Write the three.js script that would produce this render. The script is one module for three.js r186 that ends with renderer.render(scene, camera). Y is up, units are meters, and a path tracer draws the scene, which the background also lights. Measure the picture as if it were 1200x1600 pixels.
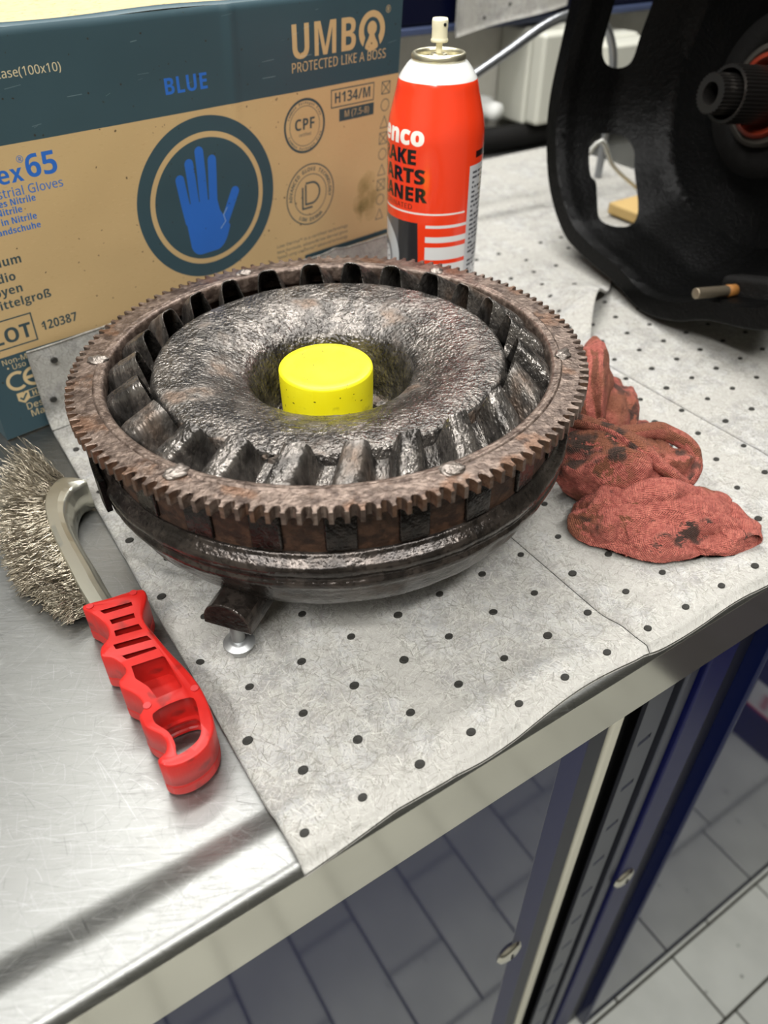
import * as THREE from 'three';
import { RoundedBoxGeometry } from 'three/addons/geometries/RoundedBoxGeometry.js';
import { mergeGeometries, mergeVertices, toCreasedNormals } from 'three/addons/utils/BufferGeometryUtils.js';
import { ImprovedNoise } from 'three/addons/math/ImprovedNoise.js';
import { RectAreaLightUniformsLib } from 'three/addons/lights/RectAreaLightUniformsLib.js';
import { Brush, Evaluator, SUBTRACTION } from 'three-bvh-csg';

// ------------------------------------------------------------------ camera, exposure, lights
// y = 0 is the steel worktop; x runs along its front edge, z towards the room.
const scene = new THREE.Scene();
scene.background = new THREE.Color(0x000000);
const camera = new THREE.PerspectiveCamera(67.38, 0.75, 0.02, 30);
const DEG = Math.PI / 180, AZ = 57 * DEG, PITCH = 40 * DEG;
camera.position.set(0, 0.31, 0);
camera.lookAt(Math.cos(AZ) * Math.cos(PITCH), 0.31 - Math.sin(PITCH), -Math.sin(AZ) * Math.cos(PITCH));
camera.focus = 0.40;
camera.userData.fStop = 7.5;
const renderer = new THREE.WebGLRenderer({ antialias: true });
renderer.toneMapping = THREE.LinearToneMapping;
renderer.toneMappingExposure = 1.22;
renderer.shadowMap.enabled = true;
RectAreaLightUniformsLib.init();
// ceiling battens: [x, y, z, length, width, turn, radiance]
const BATTENS = [
  [0.25, 1.30, -0.62, 1.5, 0.12, 0, 19],
  [0.05, 1.75, 0.75, 1.6, 0.20, 0, 30],
  [-0.95, 1.55, 0.30, 1.5, 0.18, Math.PI / 2, 34],
  [0.60, 0.95, -0.84, 1.2, 0.05, 0, 44],
];

// ------------------------------------------------------------------ helpers
let seed = 12345;
const rnd = () => { seed = (seed * 1664525 + 1013904223) >>> 0; return seed / 4294967296; };
const rr = (a, b) => a + (b - a) * rnd();
const clamp = (v, a = 0, b = 1) => Math.min(b, Math.max(a, v));
const mix = (a, b, t) => a + (b - a) * t;
const sstep = (a, b, x) => { const t = clamp((x - a) / (b - a)); return t * t * (3 - 2 * t); };
const perlin = new ImprovedNoise();
const pn = (x, y, z = 0) => perlin.noise(x, y, z);
const fbm = (x, y, z, o = 3) => { let s = 0, a = 1, f = 1; for (let i = 0; i < o; i++) { s += a * pn(x * f, y * f, z * f + i * 7.3); a *= 0.5; f *= 2.03; } return s; };
const V2 = (x, y) => new THREE.Vector2(x, y), V3 = (x, y, z) => new THREE.Vector3(x, y, z);

const used = {};
function numbered(name) { const n = used[name] = (used[name] ?? -1) + 1; return n ? name + '_' + String(n).padStart(3, '0') : name; }
function tag(o, label, category, group) { o.userData.label = label; o.userData.category = category; if (group) o.userData.group = group; return o; }
function thing(name, label, category, p = [0, 0, 0], turn = 0, group) {
  const o = new THREE.Group(); o.name = numbered(name); o.position.set(...p); o.rotation.y = turn; scene.add(o);
  return tag(o, label, category, group);
}
function part(name, geo, mat, parent = scene, label) {
  const g = Array.isArray(geo) ? merge(geo) : geo;
  const m = new THREE.Mesh(g, mat); m.name = parent === scene ? numbered(name) : name;
  m.castShadow = m.receiveShadow = true; parent.add(m);
  if (label) m.userData.label = label;
  return m;
}
function struct(name, geo, mat, label, category) { const m = part(name, geo, mat); m.userData.kind = 'structure'; tag(m, label, category); return m; }
function merge(list) {
  return mergeGeometries(list.map(g => {
    const h = g.index ? g.toNonIndexed() : g.clone();
    for (const k of Object.keys(h.attributes)) if (!['position', 'normal', 'uv'].includes(k)) h.deleteAttribute(k);
    if (!h.attributes.uv) h.setAttribute('uv', new THREE.BufferAttribute(new Float32Array(h.attributes.position.count * 2), 2));
    if (!h.attributes.normal) h.computeVertexNormals();
    return h;
  }));
}
// uv in metres from the dominant direction of each face
function boxUV(g) {
  const h = g.index ? g.toNonIndexed() : g; const p = h.attributes.position, uv = new Float32Array(p.count * 2);
  const a = V3(), b = V3(), c = V3(), n = V3();
  for (let i = 0; i < p.count; i += 3) {
    a.fromBufferAttribute(p, i); b.fromBufferAttribute(p, i + 1); c.fromBufferAttribute(p, i + 2);
    n.copy(b).sub(a).cross(c.clone().sub(a));
    const x = Math.abs(n.x), y = Math.abs(n.y), z = Math.abs(n.z);
    [a, b, c].forEach((q, k) => { const [u, v] = y >= x && y >= z ? [q.x, q.z] : x >= z ? [q.z, q.y] : [q.x, q.y]; uv[(i + k) * 2] = u; uv[(i + k) * 2 + 1] = v; });
  }
  h.setAttribute('uv', new THREE.BufferAttribute(uv, 2)); return h;
}
const box = (w, h, d, x = 0, y = 0, z = 0, r = 0) => boxUV((r ? new RoundedBoxGeometry(w, h, d, 2, r) : new THREE.BoxGeometry(w, h, d)).translate(x, y, z));
// box from corners
const boxc = (x0, x1, y0, y1, z0, z1, r = 0) => box(x1 - x0, y1 - y0, z1 - z0, (x0 + x1) / 2, (y0 + y1) / 2, (z0 + z1) / 2, r);
function lathe(pts, seg = 96) {
  const g = new THREE.LatheGeometry(pts.map(p => V2(p[0], p[1])), seg); const p = g.attributes.position, uv = g.attributes.uv;
  const n = pts.length; let len = [0]; for (let i = 1; i < n; i++) len.push(len[i - 1] + Math.hypot(pts[i][0] - pts[i - 1][0], pts[i][1] - pts[i - 1][1]));
  for (let i = 0; i < p.count; i++) { const k = i % n, s = Math.floor(i / n); uv.setXY(i, s / seg * 0.72, len[k]); }
  return g;
}
// smooth profile through points
function spline(pts, n = 40) { return new THREE.CatmullRomCurve3(pts.map(p => V3(p[0], p[1], 0)), false, 'centripetal').getPoints(n).map(p => [Math.max(p.x, 0), p.y]); }
function tube(pts, r, seg = 40, rad = 10, closed = false) {
  const c = new THREE.CatmullRomCurve3(pts.map(p => V3(...p)), closed, 'centripetal'); const g = new THREE.TubeGeometry(c, seg, r, rad, closed);
  const L = c.getLength(), uv = g.attributes.uv; for (let i = 0; i < uv.count; i++) uv.setXY(i, uv.getX(i) * L, uv.getY(i) * r * 6.28); return g;
}
const cyl = (r0, r1, h, seg = 24, x = 0, y = 0, z = 0) => new THREE.CylinderGeometry(r0, r1, h, seg).translate(x, y, z);
function shapeOf(pts, holes = []) {
  const s = new THREE.Shape(pts.map(p => V2(p[0], p[1])));
  for (const h of holes) s.holes.push(new THREE.Path(h.map(p => V2(p[0], p[1]))));
  return s;
}
// extrude a shape given in (x, z) upwards from y0 to y1
function slab(pts, holes, y0, y1, bevel = 0, seg = 2) {
  const g = new THREE.ExtrudeGeometry(shapeOf(pts.map(([x, z]) => [x, -z]), holes.map(h => h.map(([x, z]) => [x, -z]))), { depth: y1 - y0 - 2 * bevel, bevelEnabled: bevel > 0, bevelThickness: bevel, bevelSize: bevel, bevelOffset: -bevel, bevelSegments: seg, curveSegments: 8 });
  return boxUV(g.rotateX(-Math.PI / 2).translate(0, y0 + bevel, 0));
}
const smoothLoop = (pts, n) => new THREE.CatmullRomCurve3(pts.map(p => V3(p[0], p[1], 0)), true, 'centripetal').getPoints(n).slice(0, n).map(p => [p.x, p.y]);
function displace(g, fn) { // moves vertices along their normals, keeps indexing
  const p = g.attributes.position, n = g.attributes.normal; const a = V3(), b = V3();
  for (let i = 0; i < p.count; i++) { a.fromBufferAttribute(p, i); b.fromBufferAttribute(n, i); const d = fn(a.x, a.y, a.z); p.setXYZ(i, a.x + b.x * d, a.y + b.y * d, a.z + b.z * d); }
  g.computeVertexNormals(); return g;
}

// ------------------------------------------------------------------ textures
function hash2(i, j, s) { let h = (i * 374761393 + j * 668265263 + s * 1442695041) | 0; h = Math.imul(h ^ (h >>> 13), 1274126177); return ((h ^ (h >>> 16)) >>> 0) / 4294967296; }
function vn(x, y, per, s) { // periodic value noise
  const xi = Math.floor(x), yi = Math.floor(y), fx = x - xi, fy = y - yi, m = v => ((v % per) + per) % per;
  const u = fx * fx * (3 - 2 * fx), v = fy * fy * (3 - 2 * fy);
  return mix(mix(hash2(m(xi), m(yi), s), hash2(m(xi + 1), m(yi), s), u), mix(hash2(m(xi), m(yi + 1), s), hash2(m(xi + 1), m(yi + 1), s), u), v);
}
function vfbm(u, v, per, s, o = 4) { let t = 0, a = 0.5, sum = 0; for (let i = 0; i < o; i++) { t += a * vn(u * per, v * per, per, s + i); sum += a; a *= 0.5; per *= 2; } return t / sum; }
function finish(t, tile, color) {
  t.wrapS = t.wrapT = THREE.RepeatWrapping; t.magFilter = THREE.LinearFilter; t.minFilter = THREE.LinearMipmapLinearFilter; t.generateMipmaps = true;
  if (tile) t.repeat.set(1 / tile, 1 / tile); if (color) t.colorSpace = THREE.SRGBColorSpace; t.needsUpdate = true; return t;
}
function dataTex(n, tile, color, fn) {
  const d = new Uint8Array(n * n * 4);
  for (let j = 0; j < n; j++) for (let i = 0; i < n; i++) { const c = fn(i / n, j / n), k = (j * n + i) * 4; for (let q = 0; q < 3; q++) d[k + q] = clamp(c[q] ?? c[0], 0, 1) * 255; d[k + 3] = 255; }
  return finish(new THREE.DataTexture(d, n, n), tile, color);
}
const grey = v => [v, v, v];
function canvasTex(w, h, draw, tile, color = true) {
  const c = document.createElement('canvas'); c.width = w; c.height = h; draw(c.getContext('2d'), w, h);
  const t = new THREE.CanvasTexture(c); return finish(t, tile, color);
}
const lerp3 = (a, b, t) => [mix(a[0], b[0], t), mix(a[1], b[1], t), mix(a[2], b[2], t)];
const S = (r, g, b) => [r / 255, g / 255, b / 255];

// oily cast and pressed iron: dark film, brown rust in patches
const ironMap = dataTex(512, 0.11, true, (u, v) => {
  const a = vfbm(u, v, 5, 3, 5), b = vfbm(u, v, 14, 9, 4), c = vfbm(u, v, 60, 5, 2);
  let k = lerp3(S(80, 77, 74), S(118, 113, 108), sstep(0.35, 0.65, b)); k = lerp3(k, S(112, 78, 54), sstep(0.64, 0.82, a) * 0.35);
  k = lerp3(k, S(40, 37, 35), sstep(0.5, 0.75, c) * 0.35); return k;
});
const ironRough = dataTex(512, 0.11, false, (u, v) => grey(0.25 + 0.26 * sstep(0.55, 0.75, vfbm(u, v, 5, 3, 5)) + 0.22 * (vfbm(u, v, 40, 15, 3) - 0.5)));
const ironBump = dataTex(1024, 0.09, false, (u, v) => grey(0.3 * vfbm(u, v, 24, 21, 3) + 0.7 * vfbm(u, v, 64, 25, 3)));
const rustMap = dataTex(512, 0.09, true, (u, v) => {
  const a = vfbm(u, v, 6, 33, 5), b = vfbm(u, v, 30, 39, 4);
  let k = lerp3(S(86, 73, 65), S(122, 107, 97), sstep(0.3, 0.7, b)); k = lerp3(k, S(100, 66, 44), sstep(0.55, 0.75, a) * 0.55);
  return lerp3(k, S(56, 44, 38), sstep(0.58, 0.75, vfbm(u, v, 18, 45, 3)) * 0.7);
});
const rustBump = dataTex(512, 0.04, false, (u, v) => grey(vfbm(u, v, 28, 51, 4)));
// absorbent pad: pressed grey fibre
const fibres = canvasTex(1024, 1024, (g, w, h) => {
  g.fillStyle = 'rgb(163,161,155)'; g.fillRect(0, 0, w, h);
  for (let i = 0; i < 260; i++) { const x = rr(90, w - 90), y = rr(90, h - 90), d = rnd() < 0.5; for (let k = 0; k < 10; k++) { g.fillStyle = d ? 'rgba(124,122,117,0.07)' : 'rgba(190,188,181,0.06)'; g.beginPath(); g.ellipse(x + rr(-30, 30), y + rr(-30, 30), rr(6, 34), rr(6, 34), rnd() * 3, 0, 7); g.fill(); } }
  for (let i = 0; i < 15000; i++) {
    const x = rnd() * w, y = rnd() * h, a = rnd() * 6.28, l = rr(8, 46), t = rnd(), v = t < 0.5 ? rr(108, 150) : rr(170, 202);
    g.strokeStyle = `rgba(${v},${v - 2},${v - 9},${rr(0.15, 0.5)})`; g.lineWidth = rr(0.6, 1.7);
    for (const dx of [0, x > w - 60 ? -w : x < 60 ? w : 0]) for (const dy of [0, y > h - 60 ? -h : y < 60 ? h : 0]) {
      g.beginPath(); g.moveTo(x + dx, y + dy); g.quadraticCurveTo(x + dx + Math.cos(a) * l / 2 + rr(-6, 6), y + dy + Math.sin(a) * l / 2 + rr(-6, 6), x + dx + Math.cos(a) * l, y + dy + Math.sin(a) * l); g.stroke();
    }
  }
  for (let i = 0; i < 160; i++) { g.fillStyle = `rgba(60,55,48,${rr(0.3, 0.8)})`; g.beginPath(); g.ellipse(rnd() * w, rnd() * h, rr(0.8, 2.6), rr(0.6, 2), rnd() * 3, 0, 7); g.fill(); }
}, 0.14);
const fibreBump = fibres.clone(); fibreBump.colorSpace = THREE.NoColorSpace; fibreBump.needsUpdate = true;
// scratched steel
function scratches(g, w, h, n, lo, hi, al) {
  for (let i = 0; i < n; i++) {
    const x = rnd() * w, y = rnd() * h, a = rnd() < 0.55 ? rr(-0.75, -0.35) : rnd() * 3.14, l = rnd() < 0.1 ? rr(60, 260) : rr(6, 60), v = rr(lo, hi);
    g.strokeStyle = `rgba(${v},${v},${v},${rr(al * 0.4, al)})`; g.lineWidth = rr(0.5, 1.4); const bx = rr(-6, 6), by = rr(-6, 6);
    for (const dx of [0, -w, w]) for (const dy of [0, -h, h]) { if (x + dx < -280 || x + dx > w + 280 || y + dy < -280 || y + dy > h + 280) continue; g.beginPath(); g.moveTo(x + dx, y + dy); g.quadraticCurveTo(x + dx + Math.cos(a) * l / 2 + bx, y + dy + Math.sin(a) * l / 2 + by, x + dx + Math.cos(a) * l, y + dy + Math.sin(a) * l); g.stroke(); }
  }
}
const steelRough = canvasTex(1024, 1024, (g, w, h) => { g.fillStyle = 'rgb(104,104,104)'; g.fillRect(0, 0, w, h); scratches(g, w, h, 5200, 120, 220, 0.6); scratches(g, w, h, 1800, 30, 70, 0.55); }, 0.22, false);
const steelMap = canvasTex(1024, 1024, (g, w, h) => { g.fillStyle = 'rgb(196,197,193)'; g.fillRect(0, 0, w, h); scratches(g, w, h, 3400, 215, 250, 0.55); scratches(g, w, h, 1300, 105, 150, 0.32); }, 0.22, true);
const steelBump = canvasTex(1024, 1024, (g, w, h) => { g.fillStyle = 'rgb(128,128,128)'; g.fillRect(0, 0, w, h); scratches(g, w, h, 2200, 20, 90, 0.6); scratches(g, w, h, 1200, 170, 230, 0.5); }, 0.22, false);
const plaster = dataTex(256, 0.4, true, (u, v) => lerp3(S(168, 166, 156), S(198, 196, 186), 0.6 * vfbm(u, v, 6, 61, 4) + 0.4 * vfbm(u, v, 40, 65, 2)));
const tileMap = dataTex(512, 0.5, true, (u, v) => { let k = lerp3(S(168, 170, 164), S(196, 198, 191), vfbm(u, v, 8, 71, 5)); return lerp3(k, S(84, 84, 80), sstep(0.86, 0.92, vfbm(u, v, 34, 77, 2)) * 0.6); });
const terry = dataTex(512, 0.03, false, (u, v) => grey(0.6 * vfbm(u, v, 26, 81, 2) + 0.4 * (0.5 + 0.5 * Math.sin(u * 6.2832 * 22) * Math.sin(v * 6.2832 * 26))));
const ragMap = dataTex(512, 0.16, true, (u, v) => {
  let k = lerp3(S(148, 70, 62), S(218, 132, 114), vfbm(u, v, 90, 91, 3)); k = lerp3(k, S(122, 76, 50), sstep(0.45, 0.66, vfbm(u, v, 4, 95, 4)) * 0.8);
  return lerp3(k, S(48, 42, 36), sstep(0.66, 0.78, vfbm(u, v, 9, 99, 4)) * 0.85);
});
const capMap = dataTex(512, 0.06, true, (u, v) => { let k = lerp3(S(246, 232, 20), S(250, 240, 40), vfbm(u, v, 8, 101, 3)); k = lerp3(k, S(170, 160, 30), sstep(0.62, 0.8, vfbm(u, v, 7, 105, 4)) * 0.55); return lerp3(k, S(60, 55, 20), sstep(0.84, 0.9, vfbm(u, v, 30, 109, 2)) * 0.8); });
const redMap = dataTex(512, 0.08, true, (u, v) => { let k = lerp3(S(176, 26, 21), S(192, 36, 29), vfbm(u, v, 10, 111, 3)); return lerp3(k, S(58, 26, 24), sstep(0.66, 0.82, vfbm(u, v, 6, 115, 5)) * 0.45); });
const board = dataTex(512, 0.12, true, (u, v) => { let k = lerp3(S(188, 158, 112), S(206, 178, 132), vfbm(u, v, 30, 121, 4)); return lerp3(k, S(96, 74, 48), sstep(0.78, 0.84, vfbm(u, v, 40, 125, 2)) * 0.8); });

// ------------------------------------------------------------------ materials
const std = o => new THREE.MeshPhysicalMaterial({ side: THREE.DoubleSide, ...o });
const M = {
  steel: std({ color: 0xb8b8b8, map: steelMap, roughnessMap: steelRough, roughness: 1, metalness: 1, bumpMap: steelBump, bumpScale: 0.00008 }),
  iron: std({ map: ironMap, roughnessMap: ironRough, roughness: 1, metalness: 0.75, bumpMap: ironBump, bumpScale: 0.0011 }),
  ironFine: std({ map: ironMap, color: 0x9a928e, roughnessMap: ironRough, roughness: 0.9, metalness: 0.6, bumpMap: ironBump, bumpScale: 0.00028 }),
  rust: std({ map: rustMap, roughness: 0.4, metalness: 0.6, bumpMap: rustBump, bumpScale: 0.0004 }),
  rustDark: std({ map: rustMap, color: 0x9a7c66, roughness: 0.6, metalness: 0.2, bumpMap: rustBump, bumpScale: 0.0003 }),
  ironDark: std({ map: ironMap, color: 0x6a625e, roughnessMap: ironRough, roughness: 1, metalness: 0.5, bumpMap: ironBump, bumpScale: 0.0004 }),
  weld: std({ color: 0x7d756e, roughness: 0.34, metalness: 0.7, bumpMap: rustBump, bumpScale: 0.0004 }),
  black: std({ color: 0x040404, roughness: 0.4, specularIntensity: 0.28, metalness: 0, bumpMap: ironBump, bumpScale: 0.0005 }),
  blackDull: std({ color: 0x0b0a09, roughness: 0.75, specularIntensity: 0.4, bumpMap: ironBump, bumpScale: 0.0007 }),
  pad: std({ map: fibres, roughness: 0.95, bumpMap: fibreBump, bumpScale: 0.0005 }),
  dimple: std({ color: 0x24231f, roughness: 0.7 }),
  zinc: std({ color: 0xb4b6b6, roughness: 0.38, metalness: 0.85 }),
  bracket: std({ color: 0xb9b8ab, roughness: 0.3, metalness: 0.9, bumpMap: steelBump, bumpScale: 0.00005, roughnessMap: null }),
  wire: std({ color: 0xaca392, roughness: 0.28, metalness: 0.9 }),
  red: std({ map: redMap, roughness: 0.42 }),
  redPin: std({ color: 0xb02020, roughness: 0.4 }),
  yellow: std({ map: capMap, roughness: 0.4 }),
  rag: std({ map: ragMap, roughness: 1, bumpMap: terry, bumpScale: 0.0028, sheen: 0.3, sheenRoughness: 0.6, sheenColor: new THREE.Color(0xd08070) }),
  board: std({ map: board, roughness: 0.85 }),
  navy: std({ color: 0x060c42, roughness: 0.4, specularIntensity: 0.5 }),
  navyDoor: std({ color: 0x10173c, roughness: 0.06, ior: 1.45, specularIntensity: 0.55 }),
  navyDull: std({ color: 0x04061a, roughness: 0.45 }),
  seal: std({ color: 0xc9c6b4, roughness: 0.5 }),
  rail: std({ color: 0x50525c, roughness: 0.35, metalness: 0.7 }),
  dark: std({ color: 0x020203, roughness: 0.8 }),
  lock: std({ color: 0xcac6ba, roughness: 0.2, metalness: 1 }),
  apron: std({ color: 0xcfcbbe, roughness: 0.13, metalness: 0.95 }),
  plaster: std({ map: plaster, roughness: 0.95 }),
  tile: std({ map: tileMap, roughness: 0.5 }),
  grout: std({ color: 0x37362f, roughness: 0.95 }),
  greyPlastic: std({ color: 0xb5b5aa, roughness: 0.5 }),
  white: std({ color: 0xdfe0dc, roughness: 0.6 }),
  ceil: std({ color: 0xd8d8d2, roughness: 0.9 }),
  cable: std({ color: 0xd4d4cc, roughness: 0.5 }),
  wood: std({ color: 0xc4a56a, roughness: 0.8 }),
  tubeSteel: std({ color: 0x8d9094, roughness: 0.28, metalness: 0.9 }),
  nozzle: std({ color: 0xe6dfc0, roughness: 0.5 }),
  cupMetal: std({ color: 0xd6d0b6, roughness: 0.3, metalness: 0.9 }),
  orange: std({ color: 0x8a2c14, roughness: 0.5 }),
  sealGrey: std({ color: 0x3a3630, roughness: 0.6 }),
  spline: std({ color: 0x5a5754, roughness: 0.28, metalness: 0.9 }),
  lampBody: std({ color: 0xe4e4e0, roughness: 0.5 }),
  glow: std({ color: 0xffffff, emissive: 0xfff6e6, emissiveIntensity: 1.5, roughness: 0.6 }),
};

//@@ROOM
// ------------------------------------------------------------------ the room
const FLOOR = -0.89, WALLZ = -0.95, CEIL = 2.0;
struct('floor', boxc(-2.2, 2.6, FLOOR - 0.1, FLOOR - 0.004, -1.05, 2.6), M.grout, 'dark grouted base of the workshop floor', 'floor');
const floor = scene.children.at(-1);
{ // pale paving tiles: a row along the cabinets, then tiles laid away from them
  const TW = 0.0945, TL = 0.1895, gp = 0.0035, made = new Map();
  const tileGeo = (w, d, v) => { const key = w.toFixed(4) + d.toFixed(4) + v; if (!made.has(key)) { const g = new RoundedBoxGeometry(w - gp, 0.008, d - gp, 1, 0.0012); const q = boxUV(g); const uv = q.attributes.uv; for (let i = 0; i < uv.count; i++) uv.setXY(i, uv.getX(i) + v * 0.137, uv.getY(i) + v * 0.071); made.set(key, q); } return made.get(key); };
  const put = (x0, x1, z0, z1) => { const m = part('tile', tileGeo(x1 - x0, z1 - z0, Math.floor(rnd() * 5)), M.tile, floor); m.position.set((x0 + x1) / 2, FLOOR - 0.004, (z0 + z1) / 2); };
  for (let x = 0.477 - 6 * TL; x < 1.5; x += TL) put(x, x + TL, -0.21, -0.14);            // cut strip at the cabinet foot
  for (let x = 0.585 - 6 * TL; x < 1.5; x += TL) put(x, x + TL, -0.14, -0.0465);
  for (let r = 0; r < 9; r++) for (let x = 0.605 - TL * (r % 2 ? 0.5 : 1); x < 1.5; x += TL) { const z = -0.0465 + r * TW; if (x + TL > 0.53) put(Math.max(x, 0.512), x + TL, z, z + TW); }
  for (let c = 0; c < 13; c++) { const x1 = 0.512 - c * TW, z0 = -0.0465; for (let z = z0 - (c % 2 ? 0 : TL / 2); z < z0 + 0.75; z += TL) put(x1 - TW, x1, Math.max(z, z0), z + TL); }
}
struct('wall_back', boxc(-2.2, 2.6, FLOOR, CEIL, WALLZ - 0.1, WALLZ), M.plaster, 'pale grey plaster wall behind the workbench', 'wall');
struct('wall_front', boxc(-2.2, 2.6, FLOOR, CEIL, 2.5, 2.6), M.plaster, 'pale plaster wall across the workshop from the bench', 'wall');
struct('wall_left', boxc(-2.2, -2.1, FLOOR, CEIL, WALLZ, 2.5), M.plaster, 'pale plaster end wall beyond the glove carton', 'wall');
struct('wall_right', boxc(2.5, 2.6, FLOOR, CEIL, WALLZ, 2.5), M.plaster, 'pale plaster end wall beyond the bell housing', 'wall');
struct('ceiling', boxc(-2.2, 2.6, CEIL, CEIL + 0.1, WALLZ - 0.1, 2.6), M.ceil, 'white workshop ceiling carrying the light battens', 'ceiling');
BATTENS.forEach(([x, y, z, len, wid, turn, L], i) => {
  const t = thing('light_batten', ['long light batten hung above the back of the workbench', 'long light batten hung over the open floor before the bench', 'long light batten hung across the end of the workbench', 'slim light strip fixed below the wall cupboard'][i], 'lamp', [x, y, z], turn, 'ceiling light battens');
  part('housing', box(len + 0.04, 0.05, wid + 0.03, 0, 0.03, 0, 0.008), M.lampBody, t);
  part('diffuser', box(len, 0.012, wid, 0, 0, 0), M.glow, t);
  if (i < 3) for (const s of [-1, 1]) part('suspension_wire', cyl(0.002, 0.002, CEIL - y - 0.055, 6, s * len * 0.4, (CEIL - y) / 2 + 0.0275, 0), M.lampBody, t);
  const l = new THREE.RectAreaLight(new THREE.Color(1, 0.992, 0.972), L, len, wid); l.position.set(0, -0.009, 0); l.rotation.x = -Math.PI / 2; t.add(l);
});

//@@BENCH
// ------------------------------------------------------------------ the workbench
const EDGE = -0.137;
const benchY = z => z < -0.173 ? 0 : z < -0.155 ? 0.0042 * sstep(-0.173, -0.155, z) : z < -0.143 ? 0.0042 : z < EDGE ? 0.0042 - 0.006 * (1 - Math.sqrt(Math.max(0, 1 - ((z + 0.143) / 0.006) ** 2))) : -0.002;
{
  const t = thing('workbench', 'scratched stainless steel worktop with a raised rounded front lip', 'workbench', [0, 0, 0]);
  const prof = [[WALLZ, 0]]; for (let z = -0.185; z < EDGE - 0.0001; z += 0.0012) prof.push([z, benchY(z)]);
  prof.push([EDGE, -0.002]);
  const x0 = -1.4, x1 = 1.9, pos = [], idx = [], uv = []; let run = 0;
  prof.forEach(([z, y], i) => { if (i) run += Math.hypot(z - prof[i - 1][0], y - prof[i - 1][1]); pos.push(x0, y, z, x1, y, z); uv.push(x0, run, x1, run); if (i) { const a = 2 * i - 2; idx.push(a, a + 2, a + 1, a + 1, a + 2, a + 3); } });
  const g = new THREE.BufferGeometry(); g.setAttribute('position', new THREE.Float32BufferAttribute(pos, 3)); g.setAttribute('uv', new THREE.Float32BufferAttribute(uv, 2)); g.setIndex(idx); g.computeVertexNormals();
  part('worktop', g, M.steel, t);
  part('apron', boxc(x0, x1, -0.0435, -0.0015, EDGE - 0.0025, EDGE), M.apron, t, 'smooth steel apron below the worktop lip');
  part('core_board', boxc(x0, x1, -0.0435, -0.006, WALLZ, EDGE - 0.003), M.dark, t);
}
const DOORZ = -0.146;
{ // cabinets under the bench: navy lacquered fronts between x stops
  const y1 = -0.05, y0 = FLOOR + 0.002;
  const c1 = thing('base_cabinet', 'glossy navy base cabinet whose wide door has a round chrome lock near a white seal', 'cabinet', [0, 0, 0]);
  part('carcass', boxc(-1.3, 0.262, y0, y1, -0.86, -0.175), M.navyDull, c1);
  const d1 = part('door', boxc(-0.62, 0.214, y0 + 0.006, y1, -0.172, DOORZ, 0.003), M.navyDoor, c1);
  part('grip_strip', boxc(0.2145, 0.245, y0 + 0.006, y1, -0.17, DOORZ - 0.006, 0.003), M.navy, c1);
  part('side_frame', boxc(0.2455, 0.272, y0, y1, -0.17, DOORZ - 0.014), M.navyDull, c1);
  const lk = part('lock', lathe([[0, 0.004], [0.006, 0.0038], [0.0105, 0.0025], [0.012, 0]], 28).rotateX(Math.PI / 2).translate(0.2105, -0.335, DOORZ), M.lock, d1, 'round chrome lock cylinder');
  part('keyhole', box(0.0015, 0.007, 0.0006, 0.2105, -0.335, DOORZ + 0.0042), M.dark, lk);
  part('door_seal', boxc(0.2755, 0.2865, y0, y1 - 0.012, -0.17, DOORZ - 0.013, 0.003), M.seal, c1, 'cream white rubber seal strip');
  const c2 = thing('base_cabinet', 'glossy navy base cabinet beside a perforated grey metal rail', 'cabinet', [0, 0, 0]);
  part('carcass', boxc(0.289, 1.7, y0, y1, -0.86, -0.185), M.dark, c2);
  const slots = []; for (let y = y1 - 0.045; y > y0 + 0.04; y -= 0.058) slots.push([[0.309, y], [0.321, y + 0.003], [0.321, y + 0.009], [0.309, y + 0.006]]);
  const rs = new THREE.ExtrudeGeometry(shapeOf([[0.303, y0], [0.327, y0], [0.327, y1], [0.303, y1]], slots), { depth: 0.003, bevelEnabled: false }).translate(0, 0, -0.16);
  part('perforated_rail', boxUV(rs), M.rail, c2, 'grey metal rail with a column of slots');
  part('edge_strip', boxc(0.334, 0.346, y0, y1, -0.178, -0.154, 0.002), M.rail, c2, 'narrow grey metal strip');
  const st = part('door_stile', boxc(0.347, 0.377, y0 + 0.004, y1, -0.178, DOORZ - 0.004, 0.002), M.navy, c2);
  const l2 = part('lock', lathe([[0, 0.004], [0.006, 0.0038], [0.0105, 0.0025], [0.012, 0]], 28).rotateX(Math.PI / 2).translate(0.356, -0.39, DOORZ - 0.004), M.lock, st, 'round chrome lock cylinder');
  part('keyhole', box(0.0015, 0.007, 0.0006, 0.356, -0.39, DOORZ + 0.0002), M.dark, l2);
  part('recess', boxc(0.378, 0.412, y0 + 0.004, y1, -0.18, DOORZ - 0.012), M.navyDull, c2);
  part('door', boxc(0.4125, 1.25, y0 + 0.004, y1, -0.172, DOORZ + 0.002, 0.003), M.navyDoor, c2);
  // what the right door mirrors: a dark chest standing on the floor with a labelled plate
  const t = thing('tool_chest', 'dark tool chest standing on the floor tiles with a white and red plate', 'cabinet', [0.967, FLOOR, 0.30]);
  part('body', box(0.42, 0.55, 0.66, 0.21, 0.275 + 0.001, 0, 0.008), std({ color: 0x2a2430, roughness: 0.5 }), t);
  for (let i = 0; i < 3; i++) part('drawer_front', boxc(-0.006, 0, 0.17 + i * 0.125, 0.285 + i * 0.125, -0.31, 0.31, 0.002), std({ color: 0x302a38, roughness: 0.4 }), t);
  const pl = part('name_plate', boxc(-0.004, 0, 0.095, 0.155, -0.312, -0.25), M.white, t, 'white plate with a red figure and red border');
  const redm = std({ color: 0xa8142c, roughness: 0.5 });
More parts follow.
